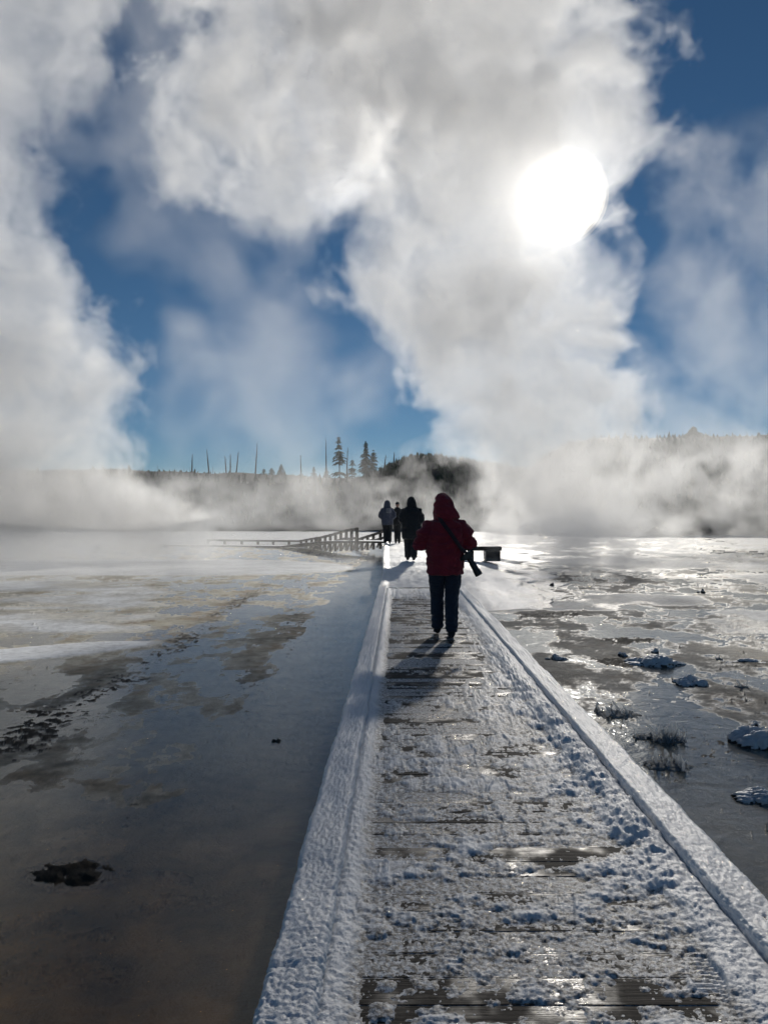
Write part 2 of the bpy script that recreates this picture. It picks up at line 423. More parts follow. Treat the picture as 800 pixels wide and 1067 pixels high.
def crown_bm(bm, H, W, rs, gap=.0, base=.12, x0=0, y0=0, z0=0, lay=None, lean=0.0):
    """drooping needle sprays on whorls round the trunk"""
    lay = lay or int(H / .24)
    for i in range(lay):
        f = i / lay
        z = z0 + H * (base + (1 - base) * f)
        if rs.rand() < gap: continue
        L = W * .62 * (1 - f) ** .7 * (.6 + .6 * rs.rand()) + .12
        k = 7 if L > .3 else 5
        ph = rs.rand() * 6.28
        for q in range(k):
            if rs.rand() < .18: continue
            an = ph + 6.283 * q / k + rs.uniform(-.3, .3)
            l = L * rs.uniform(.6, 1.15); dx, dy = math.cos(an), math.sin(an)
            cx = x0 + lean * f
            wdt = .24 * l + .09
            for s in range(3):
                a0 = s / 3; a1 = a0 + rs.uniform(.35, .5)
                p0 = Vector((cx + dx * l * a0, y0 + dy * l * a0, z - .28 * l * a0 * a0 + .05))
                p1 = Vector((cx + dx * l * a1, y0 + dy * l * a1, z - .28 * l * a1 * a1 - rs.uniform(0, .10)))
                sd = Vector((-dy, dx, 0)) * wdt * rs.uniform(.6, 1.3)
                up = Vector((0, 0, wdt * .9))
                v = [bm.verts.new(c) for c in (p0 + up * .4, p0 + sd * .6 - up * .3, p1, p0 - sd * .6 - up * .3)]
                bm.faces.new((v[0], v[1], v[2])); bm.faces.new((v[0], v[2], v[3]))

def conifer(px_, ytop, ybot, W, label, seed, D=DH - 1, gap=0.0, lean=0.0):
    k = D / 802; X = (px_ - 400) * k; zt = (HZ - ytop) * k + CAM_H
    zb = zl(X, D) - .3
    H = zt - zb
    e = empty('conifer', (X, D, zb)); tag(e, label, 'conifer', 'conifers standing on the left ridge')
    bm = bmesh.new(); tube(bm, [(0, 0, 0), (lean * .5, 0, H * .5), (lean, 0, H)], [.11, .07, .015], 6); bm_obj('trunk', bm, m_bark, e)
    bm = bmesh.new(); crown_bm(bm, H, W, np.random.RandomState(seed), gap, lean=lean); bm_obj('crown', bm, m_needle, e)
    return e
conifer(354, 452, 495, 2.4, 'tall ragged conifer, thinnest and tallest tree of the ridge', 1, gap=.30, lean=-.25)
conifer(381, 459, 495, 2.5, 'full dark conifer, left one of the close pair on the ridge', 2, gap=.08)
conifer(389, 468, 494, 2.0, 'shorter dark conifer, right one of the close pair on the ridge', 3, gap=.10)
conifer(367, 476, 496, 1.6, 'small thin conifer between the ragged tall tree and the dark pair', 4, gap=.35)
conifer(293, 483, 496, 1.5, 'small bushy conifer, biggest of the low trees left of the ragged one', 5)
conifer(275, 488, 496, 1.4, 'low round conifer, leftmost evergreen on the ridge', 6)
conifer(283, 487, 496, 1.3, 'low conifer between the leftmost evergreen and the small bushy one', 7)
conifer(327, 486, 497, 1.0, 'lone small pointed conifer just left of the tall bare snag', 8)
conifer(340, 487, 497, 1.3, 'small conifer growing at the foot of the tall bare snag', 9)
def snag(px_, ytop, label, seed, D=DH - 1.5):
    rs = np.random.RandomState(seed)
    k = D / 802; X = (px_ - 400) * k; zt = (HZ - ytop) * k + CAM_H
    zb = zl(X, D) - .3; H = zt - zb
    e = empty('dead_tree', (X, D, zb)); tag(e, label, 'dead tree', 'bare dead trunks on the left ridge')
    ln = rs.uniform(-.45, .45)
    bm = bmesh.new(); tube(bm, [(0, 0, 0), (ln * .5, 0, H * .5), (ln, 0, H)], [.13, .09, .03], 6)
    for i in range(12):
        z = H * rs.uniform(.35, .97); an = rs.uniform(0, 6.28); l = rs.uniform(.12, .38)
        tube(bm, [(ln * z / H, 0, z), (ln * z / H + math.cos(an) * l, math.sin(an) * l, z - .05)], [.025, .008], 4)
    bm_obj('trunk', bm, m_bark, e)
for i, (x_, y_, lb) in enumerate([(200, 473, 'leftmost bare dead trunk on the ridge'), (218, 468, 'second bare dead trunk from the left on the ridge'),
        (236, 475, 'shortest of three close dead trunks, left of its neighbours'), (240, 473, 'middle one of three close dead trunks on the ridge'),
        (246, 470, 'right one of three close dead trunks on the ridge'), (266, 462, 'tall thick dead trunk just left of the low round conifers'),
        (314, 474, 'lone dead trunk between the low conifers and the tall snag'), (340, 458, 'tallest dead trunk, left of the ragged conifer'),
        (361, 466, 'dead trunk rising close right of the ragged conifer'), (400, 474, 'short dead trunk right of the dark conifer pair'),
        (410, 471, 'dead trunk on the rising shoulder of the hill')]):
    snag(x_, y_, lb, 20 + i)
# the far woods on both hillsides
rs = np.random.RandomState(5)
bm = bmesh.new()
for i in range(2600):
    if rs.rand() < .62:
        y_ = rs.uniform(DH - 26, DH + 1); x_ = rs.uniform(-62, 22) if rs.rand() < .6 else rs.uniform(-3, 20); z_ = zl(x_, y_); hh = rs.uniform(.7, 1.5) * (1 if y_ < DH - 6 else (.25 if x_ < -3 else .55))
    else:
        y_ = rs.uniform(84, 106); x_ = rs.uniform(20, 75); z_ = zr_(x_, y_); hh = rs.uniform(.7, 1.6) * (1 if y_ < 99 else .35)
    if z_ < 0.3: continue
    if rs.rand() < .25:
        tube(bm, [(x_, y_, z_ - .3), (x_ + rs.uniform(-.1, .1), y_, z_ + hh * 1.3)], [.05, .015], 3, cap=False)
    else:
        W_ = hh * rs.uniform(.35, .5)
        for q in range(4):
            f0 = q / 4; r = W_ * (1 - f0) * rs.uniform(.8, 1.2) + .05
            zb = z_ + hh * f0 * .9; n_ = 6; ph = rs.rand() * 6
            top = bm.verts.new((x_, y_, zb + hh * .42))
            ring = [bm.verts.new((x_ + math.cos(ph + 6.283 * j / n_) * r * rs.uniform(.6, 1.2), y_ + math.sin(ph + 6.283 * j / n_) * r, zb - rs.uniform(0, .12))) for j in range(n_)]
            for j in range(n_): bm.faces.new((ring[j], ring[(j + 1) % n_], top))
fo = bm_obj('forest', bm, m_needle)
tag(fo, 'far woods covering both hillsides', None, None, 'stuff')
# one bushy tree on the right hill's skyline
Xb = (722 - 400) / 802 * 104
e = empty('conifer', (Xb, 104, zr_(Xb, 104) - .3)); tag(e, 'broad flat-topped tree alone on the right hill skyline', 'conifer')
bm = bmesh.new(); tube(bm, [(0, 0, 0), (0, 0, 1.6)], [.12, .05], 6); bm_obj('trunk', bm, m_bark, e)
bm = bmesh.new(); crown_bm(bm, 1.5, 2.6, np.random.RandomState(77), base=.2, lay=14); bm_obj('crown', bm, m_needle, e)
# ------------------------------------------------------------------ the boardwalk
def dw(u, v, z=0.0):      # u metres right of the left edge, v metres ahead
    return (DL + u + v * YAW, v, z)
WD = DR - DL
m_wood, t = new_mat('wet_weathered_boards')
tc = t.add('ShaderNodeNewGeometry'); pos = tc.outputs['Position']
gr = t.add('ShaderNodeTexNoise', {'Vector': t.vm('MULTIPLY', pos, (2.2, 60, 60)), 'Scale': 1.0, 'Detail': 5.0, 'Roughness': .65})
ri = tc.outputs['Random Per Island']
bl = t.add('ShaderNodeTexNoise', {'Vector': pos, 'Scale': 3.0, 'Detail': 4.0})
c1 = t.mix(t.mr(gr.outputs[0], .3, .72), (.009, .008, .007), (.060, .048, .038))
c2 = t.mix(t.mr(ri, 0, 1, 0, .55), c1, (.03, .026, .022))
bp = t.add('ShaderNodeBump', {'Height': gr.outputs[0], 'Strength': .8, 'Distance': .006})
pb = t.add('ShaderNodeBsdfPrincipled', {'Base Color': c2, 'Roughness': t.mr(bl.outputs[0], .40, .52, 0.25, .75), 'Specular IOR Level': t.mr(bl.outputs[0], .42, .5, .5, .12), 'Normal': bp.outputs[0]})
o = t.add('ShaderNodeOutputMaterial'); t.l.new(pb.outputs[0], o.inputs[0])
m_rail, t = new_mat('grey_rail_timber')
gr = t.add('ShaderNodeTexNoise', {'Scale': 14.0, 'Detail': 4.0})
pb = t.add('ShaderNodeBsdfPrincipled', {'Base Color': t.mix(gr.outputs[0], (.05, .042, .035), (.13, .115, .10)), 'Roughness': .7})
o = t.add('ShaderNodeOutputMaterial'); t.l.new(pb.outputs[0], o.inputs[0])

m_snow, t = new_mat('crusty_snow')
pos = t.add('ShaderNodeNewGeometry').outputs['Position']
n1 = t.add('ShaderNodeTexNoise', {'Vector': pos, 'Scale': 170.0, 'Detail': 3.0, 'Roughness': .6})
n2 = t.add('ShaderNodeTexNoise', {'Vector': pos, 'Scale': 45.0, 'Detail': 4.0, 'Roughness': .65})
n4 = t.add('ShaderNodeTexNoise', {'Vector': pos, 'Scale': 2.4, 'Detail': 6.0, 'Roughness': .6})
thin = t.add('ShaderNodeAttribute', attribute_name='thinness')
bp = t.add('ShaderNodeBump', {'Height': t.m('ADD', n2.outputs[0], t.m('MULTIPLY', n1.outputs[0], .4)), 'Strength': .7, 'Distance': .006})
f = t.m('MULTIPLY', thin.outputs['Fac'], t.mr(n2.outputs[0], .40, .58, .15, 1.0), clamp=True)
sc1 = t.mix(t.mr(n4.outputs[0], .3, .7), (.76, .765, .77), (.86, .862, .86))
pb = t.add('ShaderNodeBsdfPrincipled', {'Base Color': t.mix(f, sc1, (.12, .11, .10)), 'Roughness': t.mr(n1.outputs[0], .35, .65, .30, .7), 'Specular IOR Level': .35, 'Normal': bp.outputs[0], 'IOR': 1.31, 'Subsurface Weight': 0.0})
o = t.add('ShaderNodeOutputMaterial'); t.l.new(pb.outputs[0], o.inputs[0])

def add_attr(o, name, arr):
    a = o.data.attributes.new(name, 'FLOAT', 'POINT'); a.data.foreach_set('value', np.asarray(arr, np.float32).ravel())
def grid_faces(nr, nc):
    i = np.arange(nr * nc).reshape(nr, nc)
    return np.stack([i[:-1, :-1], i[:-1, 1:], i[1:, 1:], i[1:, :-1]], -1).reshape(-1, 4)

walk = empty('boardwalk'); walk['kind'] = 'structure'
# boards
rs = np.random.RandomState(2)
bm = bmesh.new(); v = -0.6; PW = .142; GAP = .009
boards = []
while v < 16.6:
    jl, jr = rs.uniform(-.012, .012, 2)
    zz = rs.uniform(-.002, .0005)
    c = dw((WD + .04) / 2 - .02 + jl, v + PW / 2, -.019 + zz)
    vs = box(bm, c, (WD - .04, PW - GAP, .038), Matrix.Rotation(rs.uniform(-.002, .002), 3, 'Y') @ Matrix.Rotation(rs.uniform(-.012, .012), 3, 'X'))
    boards.append(v); v += PW
bm_obj('deck_boards', bm, m_wood, walk)
# stringers, side skirts, short piles
bm = bmesh.new()
for u_ in (.12, WD / 2, WD - .12):
    bar(bm, dw(u_, -.6, -.115), dw(u_, 16.6, -.115), .06, .14)
v = 0.2
while v < 17:
    for u_ in (.12, WD - .12):
        box(bm, dw(u_, v, -.42), (.10, .10, .5))
    v += 1.8
bm_obj('stringers', bm, m_wood, walk)
# kerb timbers
for sd in (0, 1):
    u_ = .075 if sd == 0 else WD - .075
    bm = bmesh.new()
    v = -.6
    while v < 16.6:
        v2 = min(v + 3.05, 16.6)
        bar(bm, dw(u_, v + .004, .025), dw(u_, v2 - .004, .025), .13, .055); v = v2
    bm_obj('kerb_timber', bm, m_wood, walk)

# snow on the deck, a height field between the kerbs
def rowsv(a, b, step):
    py_ = HZ + 1203 / np.array([a, b]); lo, hi = py_[1], py_[0]
    return 1203 / (np.arange(hi, lo, -step) - HZ)
nv = rowsv(1.25, 16.5, 1.25)
nu = np.linspace(.135, WD - .135, 460)
VV, UU = np.meshgrid(nv, nu, indexing='ij')
WX = DL + UU + VV * YAW
pyd = HZ + 1203 / VV
pidx = np.floor((VV + .6) / PW).astype(int); pf = ((VV + .6) / PW) % 1.0
pr = _rs.rand(400)[pidx]
f_str = fbm(UU * 1.6, VV * 7.0, 5, 71, .6)            # streaks along the boards
f_iso = fbm(UU * 3.2, VV * 3.2, 5, 72, .55)
f_gr = fbm(UU * 26, VV * 26, 4, 73, .6) * np.interp(VV, [4, 9, 14], [1, .6, .3])
f_hi = fbm(UU * 70, VV * 70, 2, 74, .6)
edge = np.maximum(sst(.30, .17, UU + .05 * f_iso), sst(WD - .42, WD - .22, UU + .10 * f_iso))
cov = .27 + .50 * f_str + .95 * f_iso + .10 * (pr - .5) + 1.0 * fbm(UU * 11, VV * 13, 4, 79, .6)
# worn and melted places, plus a bared patch standing for the walker's shadow
def worn_or_shade(cx, cy, rx, ry, s):
    global cov
    vv = 1203 / (cy - HZ); ux = (cx - 400) / 802 * vv - DL - vv * YAW
    du = rx / 802 * vv; dv = ry * vv * vv / 1203
    q = np.sqrt(((UU - ux) / du) ** 2 + ((VV - vv) / dv) ** 2)
    cov = cov - 1.5 * s * sst(1.35, .45, q + .45 * f_iso)
cov = cov - 1.15 * sst(6.5, 8.2, VV + .8 * f_iso) * sst(14.6, 13.2, VV) * sst(WD - .42, WD - .75, UU) * sst(.2, .33, UU)
worn_or_shade(415, 715, 52, 20, .8); worn_or_shade(430, 745, 60, 9, .6); worn_or_shade(388, 773, 13, 9, 1.2); worn_or_shade(470, 760, 60, 8, .35); worn_or_shade(382, 860, 16, 16, 1.3); worn_or_shade(410, 887, 70, 8, 1.3)  # first patch: the walker's cast shadow put in as bare dark boards
worn_or_shade(395, 1010, 55, 45, .7); worn_or_shade(360, 1040, 40, 40, 1.0); worn_or_shade(430, 930, 45, 20, .5); worn_or_shade(570, 890, 75, 10, .9); worn_or_shade(545, 925, 70, 15, .5); worn_or_shade(600, 1030, 110, 50, .25); worn_or_shade(545, 1055, 60, 10, .4)
worn_or_shade(700, 920, 30, 14, 1.0); worn_or_shade(755, 1005, 40, 16, 1.1); worn_or_shade(770, 1050, 50, 16, 1.2); worn_or_shade(665, 1000, 35, 16, .8); worn_or_shade(690, 890, 30, 8, .6); worn_or_shade(470, 1030, 60, 18, .3); worn_or_shade(445, 830, 40, 6, .6); worn_or_shade(500, 860, 80, 8, .4)
cov = cov + .55 * sst(14.4, 15.4, VV)
cov = np.maximum(cov, edge * 1.1 + .10 * f_iso)
tz = .014 * cov + .0036 * f_gr * sst(-.4, .3, cov) + .0012 * f_hi * np.interp(VV, [3, 6], [1, 0]) - .0008
tz = tz + edge * .014 + edge * .006 * f_gr
# gaps between boards print through thin snow
gapd = np.exp(-((pf - .0) * 16) ** 2) + np.exp(-((pf - 1.0) * 16) ** 2)
tz = tz - gapd * .0022 * sst(.8, .1, cov)
# footprints and broken lumps beside the right kerb
def nubs(a, b, size, seed):
    """domes packed like frost: distance to the nearest jittered point"""
    ax = a / size; by = b / size
    ix = np.floor(ax).astype(int); iy = np.floor(by).astype(int)
    best = np.full(a.shape, 9.0)
    jx = np.random.RandomState(seed).rand(64, 64); jy = np.random.RandomState(seed + 1).rand(64, 64); jr = np.random.RandomState(seed + 2).rand(64, 64)
    for dx in (-1, 0, 1):
        for dy in (-1, 0, 1):
            cx = ix + dx; cy_ = iy + dy
            d = np.sqrt((ax - cx - jx[cx & 63, cy_ & 63]) ** 2 + (by - cy_ - jy[cx & 63, cy_ & 63]) ** 2) * (.8 + .9 * jr[cx & 63, cy_ & 63])
            best = np.minimum(best, d)
    return np.clip(1 - best * 1.25, 0, 1) ** .6
w1 = .03 * fbm(UU * 9, VV * 9, 3, 75); w2 = .03 * fbm(UU * 9, VV * 9, 3, 76)
lband = np.interp(VV, [2.5, 3.3, 4.2, 6, 8.5, 10], [0, .55, 1, 1, .8, 0]) * sst(WD - .55, WD - .30, UU + .28 * f_iso) * sst(WD - .10, WD - .20, UU)
lum = lband * (.024 * nubs(UU + w1, VV + w2, .085, 41) * sst(-.35, .25, fbm(UU * 4, VV * 4, 3, 77)) + .011 * nubs(UU + w2, VV + w1, .04, 44)) * (1 + .8 * f_gr)
# clods and crumbs kicked over the middle
lum = lum + .007 * np.clip(nubs(UU + w1, VV + w2, .05, 51) - .35, 0, 1) * sst(.05, .45, fbm(UU * 3.3, VV * 3.3, 3, 78)) * (1 + f_gr)
tz = tz + np.clip(lum, 0, .06)
# trodden grit: the surface is a mash of crystals and heel marks
mash = nubs(UU + w2 * .5, VV * 1.3 + w1 * .5, .028, 61) * .0030 * np.interp(VV, [3, 6, 9], [1, .5, .1]) + nubs(UU, VV * 1.2, .013, 64) * .0026 * np.interp(VV, [2.5, 4.5], [1, 0])
tz = tz + mash * sst(-.15, .5, cov) * (1 - edge * .3)
def chunk(cx, cy, r, hgt):
    global tz
    vv = 1203 / (cy - HZ); ux = (cx - 400) / 802 * vv - DL - vv * YAW
    q = ((UU - ux) / r) ** 2 + ((VV - vv) / (r * 1.1)) ** 2
    q = q * (1 + 1.2 * f_iso + .9 * f_gr) + .5 * f_gr
    tz = np.maximum(tz, np.clip(hgt * np.sqrt(np.clip(1 - q, 0, 1)) * (1 + .5 * f_gr), 0, 1) - .004)
chunk(402, 1025, .036, .012); chunk(398, 1052, .045, .015); chunk(372, 945, .06, .022); chunk(395, 968, .05, .016)
# boot prints pressed into the snow
rb = np.random.RandomState(23)
for i in range(26):
    v0 = 2.5 + i * .30 + rb.uniform(-.08, .08); u0 = .95 + (-.16 if i % 2 else .16) + rb.uniform(-.38, .40); an = rb.uniform(-.25, .25)
    u0 = min(u0, 1.4)
    a_ = (VV - v0) * math.cos(an) + (UU - u0) * math.sin(an); b_ = -(VV - v0) * math.sin(an) + (UU - u0) * math.cos(an)
    wd = .047 + .010 * np.cos(a_ * 22)
    ins = sst(.150, .140, np.abs(a_)) * sst(wd, wd - .008, np.abs(b_))
    rim = np.exp(-((np.abs(b_) - wd - .006) / .010) ** 2) * (np.abs(a_) < .15)
    flat = .0028 + .0022 * np.sign(np.sin(a_ * 2 * np.pi / .024 + np.abs(b_) * 40))
    keep = sst(.0, .004, tz)
    tz = tz * (1 - ins * keep) + ins * keep * np.minimum(tz, flat) + rim * .0035 * keep
# long ridge of piled snow along the right kerb, nearer part hollowed by a groove
gz = WD - .155
tz = tz + .030 * np.exp(-((UU - (gz - .12 + .03 * f_iso)) / .06) ** 2) * sst(2.6, 3.6, VV) * sst(9.5, 6, VV) * (.6 + .8 * f_iso)
tz = tz - .016 * np.exp(-((UU - gz) / .018) ** 2) * sst(9, 5, VV)
ridge_l = .010 * np.exp(-((UU - .145) / .02) ** 2)
tz = tz - ridge_l
# powdery grain
V = np.stack([WX, VV, tz], -1).reshape(-1, 3)
fs = grid_faces(*tz.shape)
ds = mesh_obj('snow', V, fs, m_snow, smooth=True)
add_attr(ds, 'thinness', sst(.85, .05, cov) * (lum < .006))
ds['kind'] = 'stuff'; ds['label'] = 'trodden patchy snow lying on the boards'

# hoarfrost caps over both kerbs: cell-like nubs
for sd in (0, 1):
    nvv = rowsv(1.25, 16.6, 1.5)
    # arc length across the section: outer skirt, top, inner slope
    sec = np.linspace(0, 1, 84)
    if sd == 0:
        su = np.interp(sec, [0, .22, .30, .62, .70, 1], [-.012, -.014, .0, .142, .150, .155]); szz = np.interp(sec, [0, .22, .30, .62, .70, 1], [-.06, .040, .060, .060, .048, .0])
    else:
        su = np.interp(sec, [0, .22, .30, .62, .70, 1], [WD + .012, WD + .014, WD, WD - .142, WD - .150, WD - .155]); szz = np.interp(sec, [0, .22, .30, .62, .70, 1], [-.06, .040, .060, .060, .048, .0])
    nx = np.gradient(su, sec); nz = np.gradient(szz, sec); ln = np.hypot(nx, nz) + 1e-9
    NX, NZ = -nz / ln, nx / ln
    if sd == 1: NX, NZ = nz / ln, -nx / ln
    arc = np.concatenate([[0], np.cumsum(np.hypot(np.diff(su), np.diff(szz)))])
    VV, AA = np.meshgrid(nvv, arc, indexing='ij')
    SU = np.broadcast_to(su, VV.shape); SZ = np.broadcast_to(szz, VV.shape)
    nb = nubs(AA, VV, .017, 5 + sd) * .75 + nubs(AA + 3, VV + 1, .009, 15 + sd) * .35
    fade = np.interp(VV, [2, 6, 12], [1, .75, .35]) * (1.0 if sd == 0 else .85)
    dsp = .011 * nb * fade + .007 * fbm(AA * 9, VV * 5, 3, 91 + sd) + .003 + .018 * np.clip(fbm(AA * 3, VV * 1.6, 4, 95 + sd), -.6, 1)
    jn = np.exp(-((((VV + .6) % 3.05) - .03) / .012) ** 2)
    dsp = dsp - .006 * jn
    X = DL + SU + NX * dsp + VV * YAW + (.010 * fbm(VV * 1.3, VV * 0, 3, 97 + sd)); Z = SZ + NZ * dsp
    V = np.stack([X, VV, Z], -1).reshape(-1, 3)
    F = grid_faces(*VV.shape)
    if sd == 1: F = F[:, ::-1]
    oo = mesh_obj('frost', V, F[:, ::-1] if False else F, m_snow, smooth=True)
    add_attr(oo, 'thinness', np.zeros(VV.shape))
    oo['kind'] = 'stuff'; oo['label'] = ('thick nubbly hoarfrost along the left kerb' if sd == 0 else 'smoother hoarfrost along the right kerb')
# fallen frost strip inside the left kerb is part of the snow height field above

# ------------------------------------------------------------------ the snowed-under rise beyond, turning left
far = empty('boardwalk'); far['kind'] = 'structure'
pathL = [(16.4, -.10, -.01), (17.5, -.06, .03), (19.0, -.03, .10), (19.6, -.02, .17), (21.0, -.02, .20), (21.4, -.02, .28), (23.2, -.02, .30), (23.7, -.02, .37), (26, .0, .38), (26.6, .0, .44), (31, .05, .46), (34.5, .08, .46)]
ys = np.interp(np.linspace(0, 1, 300), np.linspace(0, 1, 2), [16.4, 34.5])
us = np.linspace(0, 1, 50)
YY, UU = np.meshgrid(ys, us, indexing='ij')
xl_ = np.interp(ys, [p[0] for p in pathL], [p[1] for p in pathL])[:, None]; zt_ = np.interp(ys, [p[0] for p in pathL], [p[2] for p in pathL])[:, None]
ww = np.interp(ys, [16.4, 22, 34.5], [1.85, 1.75, 1.7])[:, None]
XX = xl_ + UU * ww
edg = np.maximum(sst(.10, .03, UU), sst(.90, .97, UU))
ZZ = zt_ + .05 * edg + .02 * fbm(XX * 2.5, YY * 2.0, 4, 111) + .012 * fbm(XX * 9, YY * 7, 3, 112)
sk = np.where((np.arange(50) == 0) | (np.arange(50) == 49), 1, 0)
V = np.stack([XX, YY, ZZ], -1).reshape(-1, 3)
oo = mesh_obj('snow', V, grid_faces(300, 50), m_snow, smooth=True); add_attr(oo, 'thinness', np.full(XX.shape, .0)); oo['kind'] = 'stuff'; oo['label'] = 'deep snow over the stepped rise of the boardwalk'
bm = bmesh.new()
for a, b in zip(pathL, pathL[1:]):
    w_ = 1.74
    vs = [bm.verts.new(p) for p in ((a[1] + .02, a[0], a[2] - .02), (a[1] + w_, a[0], a[2] - .02), (b[1] + w_, b[0], b[2] - .02), (b[1] + .02, b[0], b[2] - .02),
                                    (a[1] + .02, a[0], a[2] - .20), (a[1] + w_, a[0], a[2] - .20), (b[1] + w_, b[0], b[2] - .20), (b[1] + .02, b[0], b[2] - .20))]
    for q in ((0, 1, 2, 3), (7, 6, 5, 4), (0, 4, 5, 1), (1, 5, 6, 2), (2, 6, 7, 3), (3, 7, 4, 0)): bm.faces.new([vs[i] for i in q])
bm_obj('deck_boards', bm, m_wood, far)
# snowy bank on the right of the rise
nY = np.linspace(15.0, 44, 120); nU = np.linspace(0, 1, 60)
YY, UU = np.meshgrid(nY, nU, indexing='ij')
x0 = np.interp(YY, [15, 16.4, 22, 44], [1.72, 1.75, 1.68, 1.6]); XX = x0 + UU * np.interp(YY, [15, 20, 44], [2.0, 3.4, 8]) * (1 + .45 * fbm(YY * .45, UU * 2.5, 4, 131) * sst(.1, .6, UU))
top = np.interp(YY, [15, 17, 20, 25, 31, 44], [-.27, -.05, .14, .33, .40, .2])
ZZ = (top + .30) * (1 - sst(0, 1, UU)) - .37 + .05 * (UU < .85) + .05 * fbm(XX * .9, YY * .7, 5, 121)
V = np.stack([XX, YY, ZZ], -1).reshape(-1, 3)
oo = mesh_obj('snow_bank', V, grid_faces(120, 60), m_snow, smooth=True); add_attr(oo, 'thinness', np.zeros(XX.shape)); oo.data.attributes['thinness'].data.foreach_set('value', sst(.0, .35, fbm(XX * 1.1, YY * .8, 5, 133, .6) - .35 + .8 * UU).astype(np.float32).ravel()); oo['kind'] = 'structure'

# path the far walk takes round to the left
turn = [(.9, 34.5, .46), (-.6, 36.6, .42), (-2.2, 38.5, .36), (-3.6, 42, .15), (-5.5, 46, -.16), (-9, 49, -.22), (-14, 50.5, -.24)]
bm = bmesh.new()
W2 = .8
def side_pts(pts, off):
    out = []
    for i, p in enumerate(pts):
        a = Vector(pts[max(i - 1, 0)]); b = Vector(pts[min(i + 1, len(pts) - 1)]); d = (b - a); d.z = 0; d.normalize()
        out.append(Vector(p) + Vector((-d.y, d.x, 0)) * off)
    return out
Lp, Rp = side_pts(turn, -W2), side_pts(turn, W2)
for i in range(len(turn) - 1):
    q = [Lp[i], Rp[i], Rp[i + 1], Lp[i + 1]]
    vt = [bm.verts.new(p) for p in q] + [bm.verts.new(p - Vector((0, 0, .07))) for p in q]
    for f_ in ((0, 1, 2, 3), (7, 6, 5, 4), (0, 4, 5, 1), (1, 5, 6, 2), (2, 6, 7, 3), (3, 7, 4, 0)): bm.faces.new([vt[k] for k in f_])
bm_obj('deck_boards', bm, m_wood, far)

def railing(label, tops, hts, nposts, seed):
    """tops: rail-top points; a post every so often with a raking brace, two rails"""
    P = [Vector(p) for p in tops]
    seg = [(b - a).length for a, b in zip(P, P[1:])]; tot = sum(seg)
    def at(s):
        for a, b, l in zip(P, P[1:], seg):
            if s <= l or (b is P[-1]): return a.lerp(b, min(s / l, 1.0))
            s -= l
    def ht(f): return float(np.interp(f, np.linspace(0, 1, len(hts)), hts))
    e = empty('railing', (P[0].x, P[0].y, P[0].z - hts[0])); tag(e, label, 'railing', 'wooden railings of the far boardwalk')
    o0 = Vector(e.location)
    for dz, th in ((-.03, .12), (-.42, .10)):
        bm = bmesh.new()
        for a, b, i in zip(P, P[1:], range(9)):
            f0 = sum(seg[:i]) / tot
            bar(bm, a - o0 + Vector((0, 0, dz * ht(f0) / .9)), b - o0 + Vector((0, 0, dz * ht(f0) / .9)), .07, th)
        r_ = bm_obj('rail', bm, m_rail, e)
    for i in range(nposts):
        f = i / (nposts - 1); p = at(f * tot) - o0; h_ = ht(f)
        bm = bmesh.new()
        box(bm, (p.x, p.y - .06, p.z + .04 - (h_ + .1) / 2), (.15, .11, h_ + .1))
        bar(bm, (p.x + .05, p.y - .10, p.z - .15), (p.x - .16, p.y - .42, p.z - h_ + .02), .05, .07)
        bm_obj('post', bm, m_rail, e)
def at_px(x_, y_, D): return ((x_ - 400) / 802 * D, D, CAM_H + (HZ - y_) / 802 * D)
tr_ = []
for k_ in range(60):
    f_ = k_ / 59 * (len(turn) - 1); i_ = min(int(f_), len(turn) - 2); q_ = f_ - i_
    for j_ in range(12):
        w_ = j_ / 11; a_ = Lp[i_].lerp(Rp[i_], w_); b_ = Lp[i_ + 1].lerp(Rp[i_ + 1], w_); p_ = a_.lerp(b_, q_); tr_.append((p_.x, p_.y, p_.z + .012 + .03 * math.sin(w_ * math.pi)))
oo = mesh_obj('snow', np.array(tr_), grid_faces(60, 12), m_snow, smooth=True); add_attr(oo, 'thinness', np.zeros(720)); oo['kind'] = 'stuff'; oo['label'] = 'snow on the far boardwalk bend'
railing('long low railing running left across the far pool edge', [at_px(217, 562.5, 52), at_px(262, 563, 51), at_px(312, 563.5, 49), at_px(331, 560, 45)], [.80, .80, .78, .75], 10, 1)
railing('tall dark railing climbing right toward the bend', [at_px(329, 561, 45), at_px(345, 557, 41.5), at_px(360, 552.5, 38.5), at_px(372, 550.5, 36)], [.78, .85, .95, 1.0], 9, 2)
railing('short pale railing rising behind the two far walkers', [at_px(372, 562, 44), at_px(388, 557, 40), at_px(404, 551.5, 37)], [.6, .7, .85], 6, 3)

# ------------------------------------------------------------------ low bench right of the walker
e = empty('bench', (3.0, 24.5, .14), .0); tag(e, 'low dark snow-dusted bench beyond the red walker', 'bench')
bm = bmesh.new(); box(bm, (0, 0, .40), (1.4, .6, .12)); bm_obj('seat', bm, m_wood, e, bevel=.01)
bm = bmesh.new(); box(bm, (.43, 0, .165), (.46, .52, .33)); bm_obj('leg', bm, m_wood, e, bevel=.01)
bm = bmesh.new(); box(bm, (-.25, 0, .165), (.16, .5, .33)); bm_obj('leg', bm, m_wood, e, bevel=.01)
gx = np.linspace(-.69, .69, 50); gy = np.linspace(-.29, .29, 14); GX, GY = np.meshgrid(gx, gy, indexing='ij')
oo = mesh_obj('snow_dusting', np.stack([GX, GY, .458 + .012 + .012 * fbm(GX * 3, GY * 3, 3, 5)], -1).reshape(-1, 3), grid_faces(50, 14), m_snow, e, smooth=True); add_attr(oo, 'thinness', np.full(GX.shape, .6))

